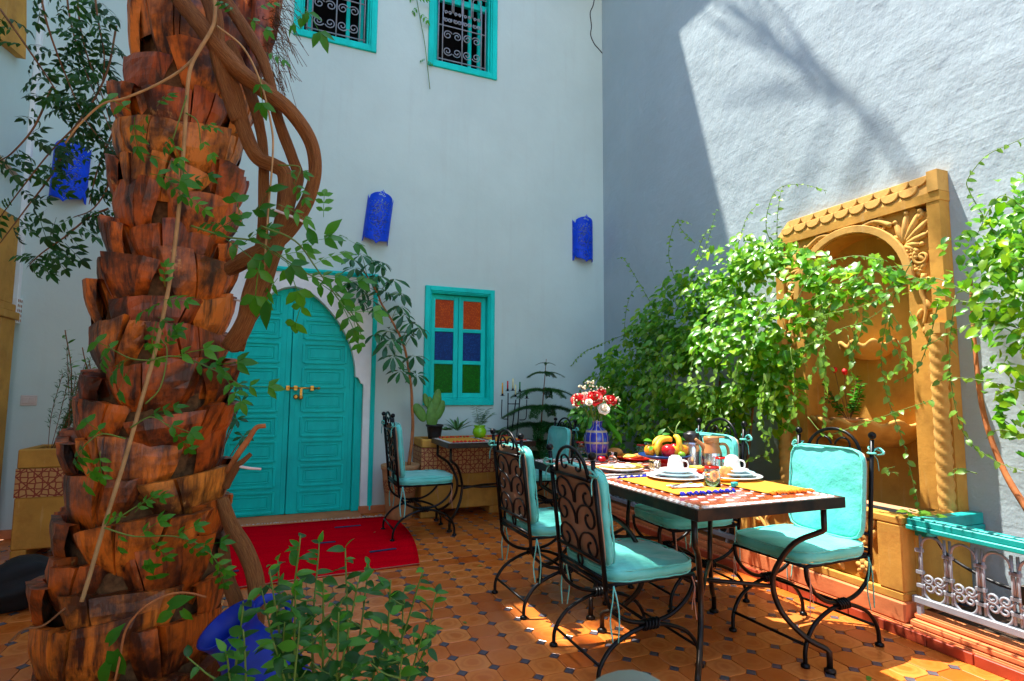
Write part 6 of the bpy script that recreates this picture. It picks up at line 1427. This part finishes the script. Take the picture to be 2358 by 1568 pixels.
# ================================================================== climbing plant at the right edge
cr = thing('climbing_plant', 'tangled climber with orange stem and long runners, right of the ochre fountain', 'climber', (3.2, 1.5, .1)); Ms = []; Sh = []
for (x, y, X, R) in ((2430, 520, 3.1, .32), (2450, 700, 3.0, .36), (2480, 600, 2.9, .3), (2300, 560, 3.1, .18), (2400, 450, 3.2, .2), (2330, 520, 3.18, .13), (2300, 600, 3.15, .15), (2360, 590, 3.15, .2), (2240, 640, 3.1, .12), (2300, 690, 3.1, .16), (2370, 720, 3.1, .2), (2180, 660, 3.05, .10), (2350, 840, 3.1, .16), (2330, 920, 3.1, .12), (2370, 980, 3.1, .15), (2110, 650, 2.98, .09), (2200, 560, 3.15, .08)):  # clumps past the frame edge are added to shade the wall
    c = Px(x, y, X); n_ = int(2600*R*R*(1.0 if x > 2390 else .62))
    for i in range(n_):
        v = Vector((r8.gauss(0, 1), r8.gauss(0, 1), r8.gauss(0, 1))).normalized(); rr = R*(r8.random()**.4); p = c+Vector((v.x*rr*.8, v.y*rr, v.z*rr))
        if p.x > 3.46: continue
        Ms.append(orient(p, Vector((-.3+r8.uniform(-.7, .7), r8.uniform(-.8, .6), -.3+r8.uniform(-.4, .3))), Vector((-.5, -.4, .8))+rv(.6), r8.uniform(.03, .062)))
scatter(HEART, Ms, 'leaf', 'foliage', 'leaf_climber', cr, 260)
for px in ([(2360, 620), (2280, 520), (2232, 440), (2230, 410), (2270, 360), (2330, 330), (2400, 300)], [(2240, 680), (2150, 640), (2060, 660), (1980, 700)], [(2300, 700), (2200, 690), (2110, 640), (2050, 620)], [(2100, 600), (2060, 680), (2030, 800), (2040, 900), (2080, 1020), (2105, 1120), (2118, 1180)], [(2200, 680), (2188, 780), (2190, 880), (2220, 1000), (2290, 1060), (2360, 1085)], [(2160, 700), (2140, 780), (2110, 850), (2060, 880)], [(2360, 900), (2280, 880), (2200, 870), (2150, 880)], [(2360, 760), (2280, 740), (2200, 760), (2130, 800)], [(2060, 1075), (2035, 1083), (2070, 1090)], [(2250, 1090), (2200, 1080), (2195, 1100)], [(2358, 480), (2310, 450), (2280, 480), (2250, 540)], [(2360, 1000), (2300, 990), (2270, 1010)]): shoot(px, 3.0, .04, .05, .0028, 'stem_green', cr, Sh)
scatter(HEART, Sh, 'shoot_leaf', 'shoot_leaves', 'leaf_shoot', cr, 250)
b = MB(); b.tube(catmull([Px(2235, 640, 3.2), Px(2245, 800, 3.15), Px(2265, 950, 3.1), Px(2310, 1080, 3.08), Px(2370, 1180, 3.06)], 8), [.008, .015], 7, jitter=.15); b.build('woody_stem', 'stem_orange', cr)
rs = thing('leaf_sprig', 'small leafed sprig lying on the teal rail end', 'plant', Px(2120, 1190, 3.0)); Ms = []
for i in range(9): c = Px(2120+rnd.uniform(-35, 45), 1188+rnd.uniform(-10, 8), 3.0); c.z = max(c.z, .588); Ms.append(orient(c, Vector((rnd.uniform(-1, 1), rnd.uniform(-1, 1), .15)), (0, -.3, 1), .055))
scatter(HEART, Ms, 'leaf', 'x', 'leaf_shoot', rs, 20)
b = MB(); b.tube(catmull([Px(2150, 1230, 3.08), Px(2180, 1275, 3.1), Px(2230, 1310, 3.1), Px(2300, 1345, 3.1), Px(2380, 1370, 3.1)], 6), .008, 6); o = b.build('cable', 'black_plastic'); tag(o, 'black cable running behind the scrolled railing', 'cable')
print('LEAVES', nleaf)
